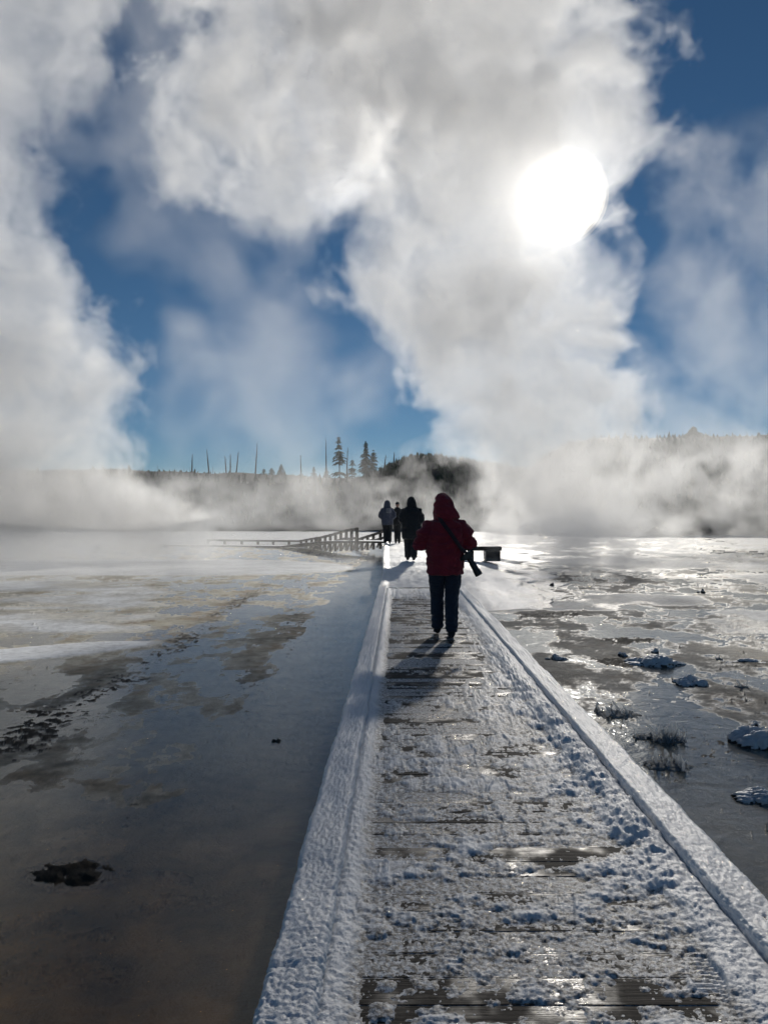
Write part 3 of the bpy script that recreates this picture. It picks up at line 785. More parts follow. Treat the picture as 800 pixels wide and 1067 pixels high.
# ------------------------------------------------------------------ clumps in the right pool
m_clump, t = new_mat('snow_capped_mud')
geo = t.add('ShaderNodeNewGeometry'); tc = t.add('ShaderNodeTexCoord')
so_ = t.add('ShaderNodeSeparateXYZ', {0: tc.outputs['Object']}); sn_ = t.add('ShaderNodeSeparateXYZ', {0: geo.outputs['Normal']})
nz = t.add('ShaderNodeTexNoise', {'Vector': geo.outputs['Position'], 'Scale': 22.0, 'Detail': 4.0})
att = t.add('ShaderNodeAttribute', attribute_name='cap')
f = t.m('ADD', att.outputs['Fac'], t.m('MULTIPLY', t.m('SUBTRACT', nz.outputs[0], .5), 1.3))
f = t.mr(f, .28, .5)
n2 = t.add('ShaderNodeTexNoise', {'Vector': geo.outputs['Position'], 'Scale': 110.0, 'Detail': 3.0})
bp = t.add('ShaderNodeBump', {'Height': n2.outputs[0], 'Strength': .6, 'Distance': .006})
pb = t.add('ShaderNodeBsdfPrincipled', {'Base Color': t.mix(f, (.035, .03, .025), (.80, .82, .84)), 'Roughness': .5, 'Normal': bp.outputs[0]})
tl = t.add('ShaderNodeBsdfTranslucent', {'Color': (.85, .87, .88, 1)}); mxr = t.add('ShaderNodeMixShader', {0: t.m('MULTIPLY', f, .22), 1: pb.outputs[0], 2: tl.outputs[0]})
o = t.add('ShaderNodeOutputMaterial'); t.l.new(mxr.outputs[0], o.inputs[0])
def clump(name, label, cat, cx, cy, wpx, hpx, cap, seed, n=9, group=None, dep=.6):
    X, Y = gp(cx, cy); k = Y / 802; W = wpx * k; H = hpx * k * .8
    rs = np.random.RandomState(seed); bm = bmesh.new()
    for i in range(n):
        r = W * rs.uniform(.12, .24); a_ = rs.uniform(-.5, .5)
        bx = a_ * (W - r * 1.6); by = rs.uniform(-.5, .5) * W * dep; fz = (1 - (2 * a_) ** 2 * .7) * rs.uniform(.55, 1.0)
        ret = bmesh.ops.create_icosphere(bm, subdivisions=4, radius=1.0)
        for v_ in ret['verts']:
            p = v_.co.copy()
            q = 1 + .20 * float(pn(p.x * 2.3 + seed, p.y * 2.3 + p.z * 1.9)) + .10 * float(pn(p.x * 6, p.y * 6 + p.z * 5 + seed))
            v_.co = Vector((bx + p.x * r * q, by + p.y * r * q * .9, max(p.z, -.25) * H * fz * q))
    o_ = bm_obj(name, bm, m_clump, smooth=True); o_.location = (X, Y + W * dep * .3, WZ - .004)
    me = o_.data; co = np.empty(len(me.vertices) * 3); me.vertices.foreach_get('co', co); no = np.empty(len(me.vertices) * 3); me.vertices.foreach_get('normal', no)
    co = co.reshape(-1, 3); no = no.reshape(-1, 3)
    capv = np.clip(no[:, 2] * .9 + .15, 0, 1) * cap + sst(.1, .6, co[:, 2] / H) * (cap - .3)
    add_attr(o_, 'cap', capv)
    tag(o_, label, cat, group)
G1 = 'snow capped clumps standing in the right pool'
clump('snow_clump', 'small dark clump closest to the boardwalk kerb in the pool', 'clump', 578, 687, 25, 8, .62, 1, 7, G1)
clump('snow_clump', 'long lumpy snow ridge, largest clump in the middle of the pool', 'clump', 685, 693, 62, 14, .95, 2, 16, G1, .35)
clump('snow_clump', 'small upright lump at the left end of the mud islands', 'clump', 648, 684, 12, 8, .6, 3, 4, G1)
clump('snow_clump', 'small round lump behind the long snow ridge', 'clump', 684, 681, 12, 7, .7, 4, 3, G1)
clump('snow_clump', 'snow-topped dark clump alone below the long ridge', 'clump', 720, 713, 39, 11, .80, 5, 10, G1, .4)
clump('snow_clump', 'big white snow mound, upper one at the right frame edge', 'clump', 789, 777, 64, 21, 1.25, 6, 15, G1, .5)
clump('snow_clump', 'white snow mound, lower one at the right frame edge', 'clump', 796, 834, 62, 15, 1.2, 7, 14, G1, .5)
clump('snow_clump', 'dark flat clump far right above the big mound', 'clump', 780, 690, 34, 6, .6, 8, 8, G1, .4)
clump('snow_clump', 'tiny dark lump just above the upper white mound', 'clump', 788, 756, 12, 6, .45, 9, 4, G1)
clump('snow_clump', 'round dark lump in the white terrace nearest the steam', 'clump', 577, 611, 9, 7, .35, 10, 3, G1)
clump('snow_clump', 'round dark lump on the far terrace at right', 'clump', 731, 618, 10, 8, .45, 11, 3, G1)
clump('mat_clump', 'small black weedy tuft alone in the left pool', 'clump', 288, 772, 10, 7, .05, 12, 4)
m_rime, t = new_mat('rime_ice')
nz = t.add('ShaderNodeTexNoise', {'Scale': 40.0, 'Detail': 3.0}); bp = t.add('ShaderNodeBump', {'Height': nz.outputs[0], 'Strength': .7, 'Distance': .006})
pb = t.add('ShaderNodeBsdfPrincipled', {'Base Color': t.mix(t.mr(nz.outputs[0], .35, .6), (.50, .49, .47), (.82, .83, .84)), 'Roughness': .7, 'Normal': bp.outputs[0]})
tl = t.add('ShaderNodeBsdfTranslucent', {'Color': (.85, .87, .88, 1)}); mxr = t.add('ShaderNodeMixShader', {0: .75, 1: pb.outputs[0], 2: tl.outputs[0]})
o = t.add('ShaderNodeOutputMaterial'); t.l.new(mxr.outputs[0], o.inputs[0])
def rime(label, cx, cy, wpx, hpx, n, seed):
    X, Y = gp(cx, cy); k = Y / 802; W = wpx * k; H = hpx * k * .8; rs = np.random.RandomState(seed); bm = bmesh.new()
    for i in range(n):
        bx = rs.uniform(-.5, .5) * W; by = rs.uniform(-.35, .35) * W; h_ = H * rs.uniform(.25, 1.0) ** 1.3
        an = rs.uniform(0, 6.28); ln = rs.uniform(0, .7) * h_
        pts = [Vector((bx + math.cos(an) * ln * f_ ** 1.5 + rs.uniform(-.05, .05) * h_, by + math.sin(an) * ln * f_, -.01 + h_ * f_)) for f_ in np.linspace(0, 1, 6)]
        r0 = h_ * rs.uniform(.07, .17) + .0025
        tube(bm, pts, [(r0 * q * rs.uniform(.6, 1.4)) for q in (1.1, .8, .95, .6, .65, .25)], 7)
    ret = bmesh.ops.create_icosphere(bm, subdivisions=4, radius=1.0)
    for v_ in ret['verts']:
        p = v_.co.copy(); q = 1 + .3 * float(pn(p.x * 2.5 + seed, p.y * 2.5)) + .15 * float(pn(p.x * 8, p.y * 8 + seed))
        v_.co = Vector((p.x * W * .52 * q, p.y * W * .36 * q, max(p.z, -.4) * .022 * q + .012 * float(pn(p.x * 9 + seed, p.y * 9))))
    for i in range(n * 3):     # low broken ice at the foot
        bx = rs.uniform(-.42, .42) * W; by = rs.uniform(-.25, .25) * W; r0 = rs.uniform(.006, .02)
        pts = [Vector((bx, by, -.005)), Vector((bx + rs.uniform(-.02, .02), by + rs.uniform(-.02, .02), rs.uniform(.008, .03)))]
        tube(bm, pts, [r0, r0 * .35], 5)
    o_ = bm_obj('rime_tuft', bm, m_rime, smooth=True); o_.location = (X, Y, WZ - .005)
    tag(o_, label, 'frosted tuft', 'spiky frosted tufts in the right pool')
rime('spiky frosted tuft with one thin upright twig, left of the others', 643, 744, 40, 18, 24, 1)
rime('tall white spiky tuft in the glittering ice debris', 695, 770, 34, 28, 28, 2)
rime('wide low spiky tuft, nearest to the kerb of all', 693, 797, 48, 24, 36, 3)
rime('tiny curled frosted twig below the far terraces', 771, 716, 12, 13, 4, 4)
rime('single small ice spike at the edge of the far terrace', 748, 687, 7, 13, 3, 5)
rime('little frosted tuft beside the tall white one', 668, 768, 18, 13, 7, 6)
# ------------------------------------------------------------------ people
def cloth(name, col, rough=.8, bump=.4, sc_=120.0):
    m, t = new_mat(name)
    nz = t.add('ShaderNodeTexNoise', {'Scale': sc_, 'Detail': 3.0}); n2 = t.add('ShaderNodeTexNoise', {'Scale': 7.0, 'Detail': 4.0})
    bp = t.add('ShaderNodeBump', {'Height': t.m('ADD', nz.outputs[0], t.m('MULTIPLY', n2.outputs[0], 3.0)), 'Strength': bump, 'Distance': .01})
    c = t.mix(t.mr(n2.outputs[0], .3, .7), tuple(x * .82 for x in col), tuple(x * 1.15 for x in col))
    pb = t.add('ShaderNodeBsdfPrincipled', {'Base Color': c, 'Roughness': rough, 'Normal': bp.outputs[0], 'Sheen Weight': .15})
    o = t.add('ShaderNodeOutputMaterial'); t.l.new(pb.outputs[0], o.inputs[0])
    return m
m_red = cloth('red_parka', (.23, .012, .026)); m_jean = cloth('dark_denim', (.012, .022, .042)); m_black = cloth('black_cloth', (.014, .016, .019))
m_blue = cloth('slate_parka', (.055, .065, .10)); m_skin, t = new_mat('skin')
pb = t.add('ShaderNodeBsdfPrincipled', {'Base Color': (.50, .30, .22, 1), 'Roughness': .5, 'Subsurface Weight': 0.0}); o = t.add('ShaderNodeOutputMaterial'); t.l.new(pb.outputs[0], o.inputs[0])
m_hair = cloth('hair', (.03, .02, .014)); m_grey = cloth('pack_grey', (.16, .17, .20))
m_plastic, t = new_mat('black_camera_plastic')
pb = t.add('ShaderNodeBsdfPrincipled', {'Base Color': (.012, .012, .013, 1), 'Roughness': .35}); o = t.add('ShaderNodeOutputMaterial'); t.l.new(pb.outputs[0], o.inputs[0])
m_glass, t = new_mat('lens_glass')
pb = t.add('ShaderNodeBsdfPrincipled', {'Base Color': (.01, .012, .02, 1), 'Roughness': .05}); o = t.add('ShaderNodeOutputMaterial'); t.l.new(pb.outputs[0], o.inputs[0])

def fused(name, tubes, mat, parent, vox=.014, sm=4, wr=.006, wf=9.0, seed=0, extra=None):
    """tubes (points, radii) fused to one continuous skin"""
    bm = bmesh.new()
    for pts, rr in tubes: tube(bm, pts, rr, 16)
    if extra: extra(bm)
    bmesh.ops.recalc_face_normals(bm, faces=bm.faces)
    me = bpy.data.meshes.new(name); bm.to_mesh(me); bm.free()
    o_ = bpy.data.objects.new(name, me); COL.objects.link(o_)
    md = o_.modifiers.new('r', 'REMESH'); md.mode = 'VOXEL'; md.voxel_size = vox
    if sm:
        ms = o_.modifiers.new('s', 'SMOOTH'); ms.iterations = sm; ms.factor = .5
    dg = bpy.context.evaluated_depsgraph_get(); dg.update()
    m2 = bpy.data.meshes.new_from_object(o_.evaluated_get(dg))
    o_.modifiers.clear(); o_.data = m2; bpy.data.meshes.remove(me)
    m2.materials.clear(); m2.materials.append(mat)
    nv = len(m2.vertices); co = np.empty(nv * 3); no = np.empty(nv * 3)
    m2.vertices.foreach_get('co', co); m2.vertices.foreach_get('normal', no); co = co.reshape(-1, 3); no = no.reshape(-1, 3)
    if wr:
        w_ = fbm(co[:, 0] * wf * .5 + co[:, 1] * wf * .6, co[:, 2] * wf - co[:, 1] * 2, 3, seed + 3)
        w2 = 1 - 2 * np.abs(w_)
        co = co + no * (wr * (w2 - .4))[:, None]
        m2.vertices.foreach_set('co', co.ravel())
    m2.polygons.foreach_set('use_smooth', np.ones(len(m2.polygons), dtype=bool))
    m2.update()
    o_.parent = parent
    return o_

def hand_tubes(c, d, side, palmdown=0.0):
    """c wrist, d direction of the hand, side +1 right -1 left: palm, four bent fingers of different lengths, thumb from the palm's side"""
    c = Vector(c); d = Vector(d).normalized(); up = Vector((0, 0, 1)) if abs(d.z) < .8 else Vector((0, 1, 0))
    s = d.cross(up).normalized(); nrm = s.cross(d).normalized()
    T = [([c - d * .02, c + d * .03, c + d * .085], [(.026, .019), (.038, .016), (.040, .014)])]
    for i, l in enumerate((.068, .078, .072, .056)):
        b = c + d * .075 + s * (i - 1.5) * .0205
        k1 = b + d * l * .5 - nrm * .008; k2 = k1 + (d * .7 - nrm * .7).normalized() * l * .32; k3 = k2 + (d * .2 - nrm).normalized() * l * .26
        T.append(([b - d * .02, k1, k2, k3], [.0095, .009, .0082, .0065]))
    b = c + d * .025 - s * .030 * side * -1 * -1
    k1 = b + (d * .6 - s * .8).normalized() * .035; k2 = k1 + (d - s * .15 - nrm * .3).normalized() * .032
    T.append(([b + s * .01, k1, k2], [.0125, .011, .008]))
    return T

def head_tubes(c, r=1.0):
    c = Vector(c)          # centre of the head; the face looks along +Y
    T = [([c + Vector((0, -.01, -.22)), c + Vector((0, 0, -.10))], [(.058, .062), (.056, .062)]),
         ([c + Vector((0, .008, -.125)), c + Vector((0, .018, -.095)), c + Vector((0, .006, -.05)), c + Vector((0, -.002, 0)), c + Vector((0, -.008, .05)), c + Vector((0, -.008, .09)), c + Vector((0, -.006, .112))],
          [(.030, .045), (.052, .070), (.068, .088), (.076, .098), (.074, .096), (.052, .070), (.012, .02)]),
         ([c + Vector((0, .086, .012)), c + Vector((0, .100, -.012)), c + Vector((0, .112, -.036)), c + Vector((0, .092, -.046))], [.008, .010, .014, .008]),   # nose
         ([c + Vector((-.026, .078, -.068)), c + Vector((0, .092, -.070)), c + Vector((.026, .078, -.068))], [.005, .008, .005])]               # lips
    for s in (-1, 1):
        T.append(([c + Vector((s * .076, -.004, .018)), c + Vector((s * .083, -.010, .0)), c + Vector((s * .076, -.002, -.026))], [.010, .014, .008]))   # ears
        T.append(([c + Vector((s * .014, .088, .026)), c + Vector((s * .034, .086, .030)), c + Vector((s * .052, .070, .024))], [.007, .009, .006]))     # brows
    return T

def person(name_label, X, Y, z, jac, leg, stance, arms, build=1.0, hood=True, H=1.0, heading=0.0, hat=None, boots=None, group=None, hem=.80, seed=0, long_hood=False, vox=.014):
    e = empty('person', (X, Y, z), heading); tag(e, name_label, 'person', group)
    e.scale = (H, H, H)
    B = build
    (lx, ly, lz), (rx, ry, rz) = stance       # left and right ankle
    hipz = .90
    legs = []
    for s, (ax, ay, az) in ((-1, (lx, ly, lz)), (1, (rx, ry, rz))):
        hip = Vector((s * .095 * B, 0, hipz)); ank = Vector((ax, ay, az))
        knee = (hip + ank) / 2 + Vector((0, .05, .02))
        legs.append((hip, knee, ank, s))
    c = Vector((-.03 * (1 if long_hood else 0), .02, 1.655))
    # the body: head, neck, hands, trunk and legs as one surface
    T = head_tubes(c)
    T += [([Vector((0, 0, .88)), Vector((0, 0, 1.1)), Vector((0, -.01, 1.3)), Vector((0, 0, 1.44))], [(.15, .11), (.135, .10), (.165, .11), (.10, .075)])]
    for hip, knee, ank, s in legs:
        T.append(([hip, knee, ank, ank + Vector((0, .0, -.05))], [.085, .052, .038, .036]))
        T.append(([ank + Vector((0, -.03, -.06)), ank + Vector((0, .12, -.075))], [.03, .026]))
    for s, (el, wr) in zip((-1, 1), arms):
        el = Vector(el); wr = Vector(wr)
        T.append(([Vector((s * .15, 0, 1.42)), el, wr], [.05, .04, .028]))
        T += hand_tubes(wr + (wr - el).normalized() * .02, (wr - el), s)
    fused('body', T, m_skin, e, vox=.0065, sm=2, wr=0)
    for s in (-1, 1):
        bm = bmesh.new(); bmesh.ops.create_uvsphere(bm, u_segments=12, v_segments=8, radius=.0115)
        oo = bm_obj('eye', bm, m_plastic, e, smooth=True); oo.location = c + Vector((s * .030, .082, .008))
    # trousers
    T = [([Vector((0, 0, .98)), Vector((0, -.01, .90)), Vector((0, -.01, .80))], [(.185 * B, .135), (.200 * B, .145), (.17 * B, .125)])]
    for hip, knee, ank, s in legs:
        a = ank + Vector((0, 0, .02))
        T.append(([hip + Vector((0, 0, -.02)), hip.lerp(knee, .5) + Vector((s * .008, -.01, 0)), knee, knee.lerp(a, .5) + Vector((0, -.012, 0)), a + Vector((0, -.005, -.03))],
                  [(.108 * B, .12), (.095 * B, .105), (.080 * B, .088), (.077 * B, .084), (.071 * B, .080)]))
    fused('trousers', T, leg, e, vox=vox, sm=3, wr=.018, wf=11, seed=seed + 5)
    for hip, knee, ank, s in legs:
        lift = ank.z - .085
        T = [([ank + Vector((0, -.045, -.055)), ank + Vector((0, .03, -.050)), ank + Vector((0, .13, -.062 - lift * .45)), ank + Vector((0, .185, -.066 - lift * .6))], [(.036, .030), (.044, .036), (.048, .028), (.036, .020)]),
             ([ank + Vector((0, -.012, .04)), ank + Vector((0, -.012, -.05))], [.052, .048])]
        fused('shoe', T, boots or m_black, e, vox=.010, sm=2, wr=0)
    # jacket
    T = [([Vector((0, -.01, hem)), Vector((0, -.012, hem + .12)), Vector((0, -.012, 1.08)), Vector((0, -.02, 1.28)), Vector((0, -.02, 1.40)), Vector((0, -.01, 1.47)), Vector((0, 0, 1.54))],
          [(.218 * B, .165), (.225 * B, .172), (.230 * B, .175), (.245 * B, .180), (.225 * B, .165), (.155 * B, .125), (.10, .10)])]
    for s, (el, wr) in zip((-1, 1), arms):
        el = Vector(el); wr = Vector(wr)
        sh = Vector((s * .185 * B, -.01, 1.385))
        T.append(([sh - Vector((s * .10, 0, -.035)), sh, sh.lerp(el, .5) + Vector((s * .022, -.015, 0)), el + Vector((s * .01, -.01, -.01)), el.lerp(wr, .55), wr], [.060, .092 * B ** .5, .094, .088, .072, .056]))
    if hood:
        hc = c + Vector((0, -.035, .0))
        if long_hood:
            T.append(([hc + Vector((.045, -.02, -.17)), hc + Vector((.035, -.02, -.10)), hc + Vector((.012, -.012, -.02)), hc + Vector((-.002, -.005, .05)), hc + Vector((-.018, 0, .115)), hc + Vector((-.026, 0, .148))],
                      [(.165, .13), (.152, .135), (.130, .135), (.108, .125), (.070, .085), (.030, .04)]))
        else:
            T.append(([hc + Vector((0, -.01, -.17)), hc + Vector((0, -.01, -.08)), hc, hc + Vector((0, 0, .06)), hc + Vector((0, 0, .11)), hc + Vector((0, 0, .135))],
                      [(.14, .12), (.132, .13), (.118, .13), (.102, .12), (.068, .08), (.03, .04)]))
    fused('jacket', T, jac, e, vox=vox, sm=4, wr=.030, wf=8, seed=seed)
    if hat:
        T = [([c + Vector((0, -.01, .02)), c + Vector((0, -.012, .07)), c + Vector((0, -.012, .115)), c + Vector((0, -.012, .14))], [(.090, .112), (.088, .108), (.062, .078), (.02, .03)])]
        fused('knit_hat', T, hat, e, vox=.012, sm=2, wr=.002)
    return e

# the walker in red, mid-stride, hands together in front
k9 = 9.7
wx = (463.5 - 400) / 802 * k9
person('person in a red hooded parka and dark jeans walking away along the boards', wx, k9, .004, m_red, m_jean,
       ((-.085, .17, .115), (.075, -.05, .088)),
       (((-.315, -.02, 1.175), (-.13, .27, 1.20)), ((.305, -.02, 1.185), (.12, .28, 1.22))), build=1.02, long_hood=True, seed=3, hem=.80, H=1.0, vox=.011)
# the camera slung at the walker's right hip
ce = empty('camera_with_long_lens', (wx, k9, .004)); tag(ce, 'black camera with long lens hanging at the red-parka walker\'s right hip', 'camera')
bm = bmesh.new(); rot = Matrix.Rotation(R(-32), 3, 'Y')
dd = Vector((.50, .02, -.86)).normalized(); c0 = Vector((.275, -.10, 1.03))
side = dd.cross(Vector((0, 1, 0))).normalized()
rotm = Matrix((side, Vector((0, 1, 0)), dd)).transposed()
box(bm, c0, (.13, .085, .075), rotm); box(bm, c0 - side * .0 - dd * .0 + side * -.075, (.03, .05, .05), rotm)
bm_obj('camera_body', bm, m_plastic, ce, bevel=.008)
bm = bmesh.new(); tube(bm, [c0 + dd * .03, c0 + dd * .10, c0 + dd * .105, c0 + dd * .20, c0 + dd * .205, c0 + dd * .28], [.036, .036, .040, .040, .046, .048], 24); bm_obj('lens', bm, m_plastic, ce, smooth=False)
bm = bmesh.new(); tube(bm, [c0 + dd * .2805, c0 + dd * .2815], [.042, .042], 24); bm_obj('front_glass', bm, m_glass, ce)
bm = bmesh.new(); tube(bm, [c0 - side * .075 - dd * .02, c0 - side * .10 + dd * .0, c0 - side * .115 + dd * .02], [(.022, .018), (.02, .016), (.008, .01)], 8)
bm_obj('grip_loop', bm, m_black, ce)
# strap over the left shoulder, across the back
sp_ = [(-.07, .16, 1.36), (-.105, .10, 1.50), (-.115, .02, 1.562), (-.09, -.10, 1.53), (-.045, -.188, 1.44), (.03, -.222, 1.34), (.10, -.222, 1.24), (.175, -.195, 1.13), (.235, -.145, 1.08), (.265, -.115, 1.05)]
bm = bmesh.new(); prev = None
for i, p in enumerate(sp_):
    p = Vector(p); a = Vector(sp_[max(i - 1, 0)]); b = Vector(sp_[min(i + 1, len(sp_) - 1)]); d = (b - a).normalized()
    outw = Vector((p.x * .8, p.y, 0 if i > 3 else 1.0)).normalized(); s_ = d.cross(outw).normalized() * .024; n_ = s_.cross(d).normalized() * .003
    ring = [bm.verts.new(q) for q in (p - s_ - n_, p + s_ - n_, p + s_ + n_, p - s_ + n_)]
    if prev:
        for j in range(4): bm.faces.new((prev[j], prev[(j + 1) % 4], ring[(j + 1) % 4], ring[j]))
    else: bm.faces.new(ring[::-1])
    prev = ring
bm.faces.new(prev)
bm_obj('strap', bm, cloth('strap_webbing', (.035, .014, .020)), ce, smooth=True)

armsd = (((-.27, -.03, 1.14), (-.20, .17, 1.02)), ((.27, -.03, 1.14), (.20, .17, 1.02)))
G = 'walkers far ahead on the boardwalk'
person('person in bulky dark hooded coat, nearest of the three far walkers', (428.5 - 400) / 802 * 21.8, 21.8, .315, m_black, m_black,
       ((-.10, .08, .085), (.07, -.04, .085)), armsd, build=1.2, H=1.0, seed=9, hem=.60, group=G, vox=.02)
p2 = person('person in slate blue parka with small grey backpack, leftmost far walker', (403.5 - 400) / 802 * 31, 31.0, .475, m_blue, m_black,
       ((-.08, .03, .085), (.09, .0, .085)), armsd, build=1.05, H=.98, seed=12, hem=.78, group=G, vox=.02)
pe = empty('backpack', p2.location); tag(pe, 'small pale grey pack on the slate blue parka', 'backpack')
bm = bmesh.new(); box(bm, (.05, -.235, 1.33), (.20, .10, .20)); bm_obj('pack_body', bm, m_grey, pe, bevel=.03, smooth=True)
bm = bmesh.new(); box(bm, (.05, -.295, 1.28), (.14, .03, .08)); bm_obj('front_pocket', bm, m_grey, pe, bevel=.01)
person('slim person in black, between the leftmost and the bulky far walkers', (414 - 400) / 802 * 31.6, 31.6, .475, m_black, m_black,
       ((-.07, .06, .085), (.07, -.05, .085)), armsd, build=.85, H=.95, seed=15, hood=False, hat=m_black, hem=.80, group=G, vox=.02)
# ------------------------------------------------------------------ steam
def fcurve(t, src, pts):
    n = t.add('ShaderNodeFloatCurve', {'Value': src})
    c = n.mapping.curves[0]
    while len(c.points) > 2: c.points.remove(c.points[1])
    c.points[0].location = pts[0]; c.points[-1].location = pts[-1]
    for p in pts[1:-1]: c.points.new(*p)
    for p in c.points: p.handle_type = 'AUTO_CLAMPED'
    n.mapping.use_clip = False
    n.mapping.update()
    return n.outputs[0]

def plume(name, label, D, rows, dens, kx=0.6, soft=(1.6, 1.5), nscale=0.32, warp=2.2, seed=0.0, step=0.45,
          g=(0.965, 0.31, 0.014), dcurve=None, ybase=WZ, detail=3.5, group=None, margin=1.35, tilt=0.0, col=(0.975, 0.98, 0.98), cat='steam', ymax=6.0, rough=0.55, fade=None):
    """rows: (photo y, left x, right x) of the column at distance D; built as a body of real width, depth and height."""
    k = D / 802.0
    zs = [(HZ - r[0]) * k + CAM_H for r in rows]
    xl = [(r[1] - 400) * k for r in rows]; xr = [(r[2] - 400) * k for r in rows]
    z0, z1 = min(zs), max(zs)
    S = 60.0
    m, t = new_mat(name + '_vapour')
    tc = t.add('ShaderNodeTexCoord')
    P = tc.outputs['Object']
    big = t.add('ShaderNodeTexNoise', {'Vector': t.vm('ADD', P, (seed, seed * 1.7, seed * .6)), 'Scale': nscale * 0.55, 'Detail': 0.0}, noise_dimensions='3D')
    wv = t.vm('SCALE', t.vm('SUBTRACT', big.outputs['Color'], (.5, .5, .5)), sc=warp)
    Q = t.vm('ADD', P, wv)
    sx = t.add('ShaderNodeSeparateXYZ', {0: Q})
    sp = t.add('ShaderNodeSeparateXYZ', {0: P})
    zn = t.mr(sx.outputs[2], z0, z1)
    pts = sorted([((z - z0) / (z1 - z0), ((a + b) / 2) / S + .5) for z, a, b in zip(zs, xl, xr)])
    ptr = sorted([((z - z0) / (z1 - z0), ((b - a) / 2) / (S / 2)) for z, a, b in zip(zs, xl, xr)])
    cx = t.m('MULTIPLY', t.m('SUBTRACT', fcurve(t, zn, pts), .5), S)
    rx = t.m('MAXIMUM', t.m('MULTIPLY', fcurve(t, zn, ptr), S / 2), .25)
    ry = t.m('MINIMUM', t.m('MULTIPLY', rx, kx), ymax)
    dx = t.m('DIVIDE', t.m('SUBTRACT', sx.outputs[0], cx), rx)
    yy = t.m('SUBTRACT', sx.outputs[1], t.m('MULTIPLY', sx.outputs[2], tilt))
    dy = t.m('DIVIDE', yy, ry)
    d = t.m('SQRT', t.m('ADD', t.m('MULTIPLY', dx, dx), t.m('MULTIPLY', dy, dy)))
    fn = t.add('ShaderNodeTexNoise', {'Vector': t.vm('ADD', Q, (seed * 2.3, 0, seed)), 'Scale': nscale, 'Detail': detail, 'Roughness': rough}, noise_dimensions='3D')
    a, b = soft
    # fade at the body's own top and bottom when it is a free-floating bank
    v = t.m('ADD', t.m('MULTIPLY', t.m('SUBTRACT', 1.0, d), a), t.m('MULTIPLY', t.m('SUBTRACT', fn.outputs['Fac'], .5), b * 2))
    v = t.mr(v, 0.0, 1.0, smooth=True)
    if fade:
        fz = t.mr(sx.outputs[2], z0 - .3, z0 + fade[0], smooth=True)
        v = t.m('MULTIPLY', v, fz)
        if fade[1]: v = t.m('MULTIPLY', v, t.mr(sx.outputs[2], z1 + .3, z1 - fade[1], smooth=True))
    if dcurve:
        pd = sorted([(((HZ - y) * k + CAM_H - z0) / (z1 - z0), f) for y, f in dcurve])
        v = t.m('MULTIPLY', v, fcurve(t, t.mr(sp.outputs[2], z0, z1), pd))
    de = t.m('MULTIPLY', v, dens)
    g1, g2, f = g
    s1 = t.add('ShaderNodeVolumeScatter', {'Color': (*col, 1), 'Density': t.m('MULTIPLY', de, f), 'Anisotropy': g1})
    s2 = t.add('ShaderNodeVolumeScatter', {'Color': (*col, 1), 'Density': t.m('MULTIPLY', de, 1 - f), 'Anisotropy': g2})
    ad = t.add('ShaderNodeAddShader', {0: s1.outputs[0], 1: s2.outputs[0]})
    o = t.add('ShaderNodeOutputMaterial'); t.l.new(ad.outputs[0], o.inputs['Volume'])
    # closed hull a little larger than the vapour
    N = 28; M = 26
    vs = []; rs = np.random.RandomState(int(seed * 10) + 3)
    order = np.argsort(zs); zz = np.array(zs)[order]; L = np.array(xl)[order]; Rr = np.array(xr)[order]
    floor = ybase + 0.02
    for i in range(M + 1):
        z = max(z0 - (0.0 if z0 <= 1 else 1.0), floor) + (z1 + 1.0 - max(z0, floor)) * i / M
        zc = min(max(z, z0), z1)
        l = np.interp(zc, zz, L); r = np.interp(zc, zz, Rr)
        # widest of the neighbourhood, since the vapour is warped
        l = min(l, *[np.interp(min(max(zc + q, z0), z1), zz, L) for q in (-warp * .35, warp * .35)])
        r = max(r, *[np.interp(min(max(zc + q, z0), z1), zz, Rr) for q in (-warp * .35, warp * .35)])
        c = (l + r) / 2; h = (r - l) / 2 * margin * .93 + warp * .22 + .1; hy = min((r - l) / 2 * kx, ymax) * margin + warp * .25 + .1
        for q in range(N):
            an = 2 * math.pi * q / N
            vs.append((c + h * math.cos(an), hy * math.sin(an) + z * tilt, z))
    fs = [(i * N + q, i * N + (q + 1) % N, (i + 1) * N + (q + 1) % N, (i + 1) * N + q) for i in range(M) for q in range(N)]
    fs += [tuple(range(N))[::-1], tuple(range(M * N, M * N + N))]
    ob = mesh_obj(name, vs, fs, m, smooth=True)
    ob.location = (0, D, 0)
    dims = [max(v[i] for v in vs) - min(v[i] for v in vs) for i in range(3)]
    m.cycles.volume_step_rate = step / (sum(dims) / 3 * 0.1)
    m.cycles.homogeneous_volume = False
    tag(ob, label, cat, group, 'stuff')
    return ob

plume('steam_column', 'tall thick white steam column rising in front of the sun', 30,
      [(597, 520, 660), (575, 480, 690), (550, 475, 690), (530, 480, 700), (500, 468, 705), (450, 436, 690), (400, 405, 662), (350, 385, 645), (300, 342, 645), (260, 348, 650),
       (220, 320, 655), (180, 300, 672), (140, 270, 685), (90, 260, 690), (40, 265, 685), (0, 270, 668), (-60, 290, 680), (-130, 330, 680)],
      0.60, kx=.42, seed=1.0, step=.5, ymax=3.6, soft=(2.7, 2.6), nscale=.50, rough=.62, dcurve=[(597, .8), (560, .9), (520, 1), (450, 1), (400, 1), (300, .85), (240, .55), (170, .55), (100, .7), (-130, .5)])
plume('steam_column', 'broad bank of steam drifting left from the top of the sunlit column', 31,
      [(275, 300, 330), (240, 240, 380), (215, 200, 420), (180, 160, 430), (140, 150, 430), (90, 148, 430), (40, 150, 430), (0, 160, 440), (-60, 170, 440), (-130, 250, 400)],
      0.42, kx=.4, seed=4.0, step=.5, ymax=3.2, soft=(2.2, 2.9), nscale=.46, rough=.62, fade=(2.6, 0))
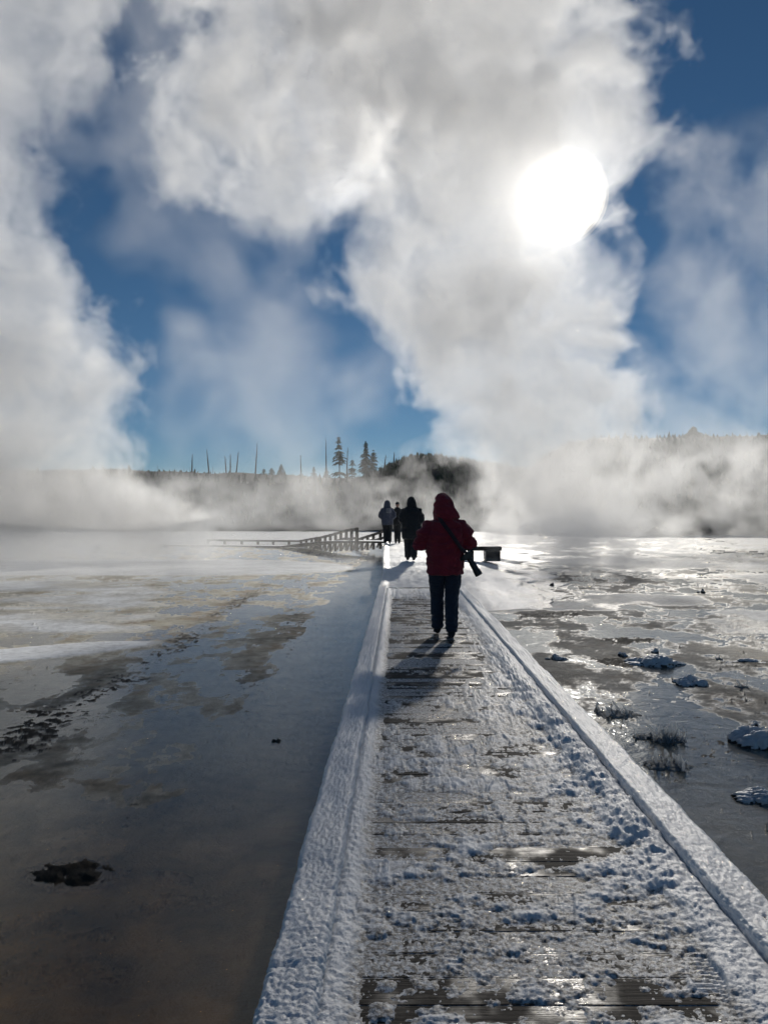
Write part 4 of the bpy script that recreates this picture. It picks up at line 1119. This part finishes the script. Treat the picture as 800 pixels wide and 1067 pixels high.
plume('steam_column', 'dense white steam column at the left edge of the pool', 34,
      [(597, -190, 205), (560, -190, 240), (530, -170, 228), (500, -160, 180), (470, -150, 148), (430, -150, 160), (380, -150, 160), (340, -150, 135), (300, -160, 100),
       (260, -170, 75), (200, -190, 60), (140, -200, 75), (60, -200, 120), (0, -200, 130), (-60, -200, 150), (-130, -150, 100)],
      0.55, kx=.35, seed=7.0, step=.5, ymax=4.2, soft=(2.6, 2.4), nscale=.46, rough=.62, dcurve=[(597, .4), (560, .8), (520, 1), (300, .9), (200, .45), (-120, .35)])
plume('steam_veil', 'thin lilac grey steam veil between the two columns', 37,
      [(540, 180, 400), (490, 150, 470), (430, 130, 470), (350, 120, 440), (280, 110, 350), (200, 70, 290), (100, 40, 250), (0, 30, 250), (-60, 60, 260)],
      0.095, kx=.3, seed=11.0, step=.8, ymax=4, soft=(1.3, 1.6), nscale=.28, detail=2.5, fade=(3, 0))
plume('steam_veil', 'hazy steam wisps drifting up to the right beside the sun', 34,
      [(490, 600, 900), (440, 600, 960), (400, 590, 960), (350, 610, 960), (300, 650, 960), (250, 670, 950), (200, 680, 930), (150, 690, 920), (110, 760, 860)],
      0.095, kx=.3, seed=16.0, step=.8, ymax=4, soft=(1.1, 2.6), nscale=.33, detail=3.0, fade=(1.5, 2))
plume('steam_bank', 'low steam bank hugging the ground before the right hill', 42,
      [(580, 500, 1000), (560, 480, 1060), (530, 470, 1060), (500, 470, 1060), (475, 500, 1040), (445, 560, 1000)],
      0.17, kx=.3, seed=19.0, step=.5, ymax=6, soft=(1.0, 5.5), nscale=.42, fade=(1.0, 2.0), dcurve=[(580, .35), (555, .5), (530, .8), (500, 1), (445, .8)])
plume('steam_bank', 'thin steam bank lying along the foot of the left hill', 62,
      [(552, 90, 430), (540, 60, 460), (520, 70, 460), (500, 100, 440), (490, 160, 400)],
      0.07, kx=.4, seed=23.0, step=.7, ymax=7, soft=(1.2, 3.2), nscale=.35, detail=2.5, fade=(.5, 1.5))
plume('mist', 'pale mist lying over the still left pool', 28,
      [(597, -620, 385), (585, -620, 385), (573, -600, 380), (560, -560, 360), (550, -400, 320)],
      0.075, kx=.9, seed=29.0, step=1.2, ymax=19, soft=(1.5, 1.6), nscale=.3, detail=2.0, fade=(.1, .7))
plume('steam_bank', 'faint steam curling off the hot ground at the column base', 25,
      [(602, 540, 700), (590, 500, 740), (570, 490, 740), (550, 490, 730), (530, 510, 720)],
      0.65, kx=.5, seed=37.0, step=.4, ymax=2.8, soft=(1.2, 2.6), nscale=.8, detail=3.0, warp=1.0, fade=(.2, .8))
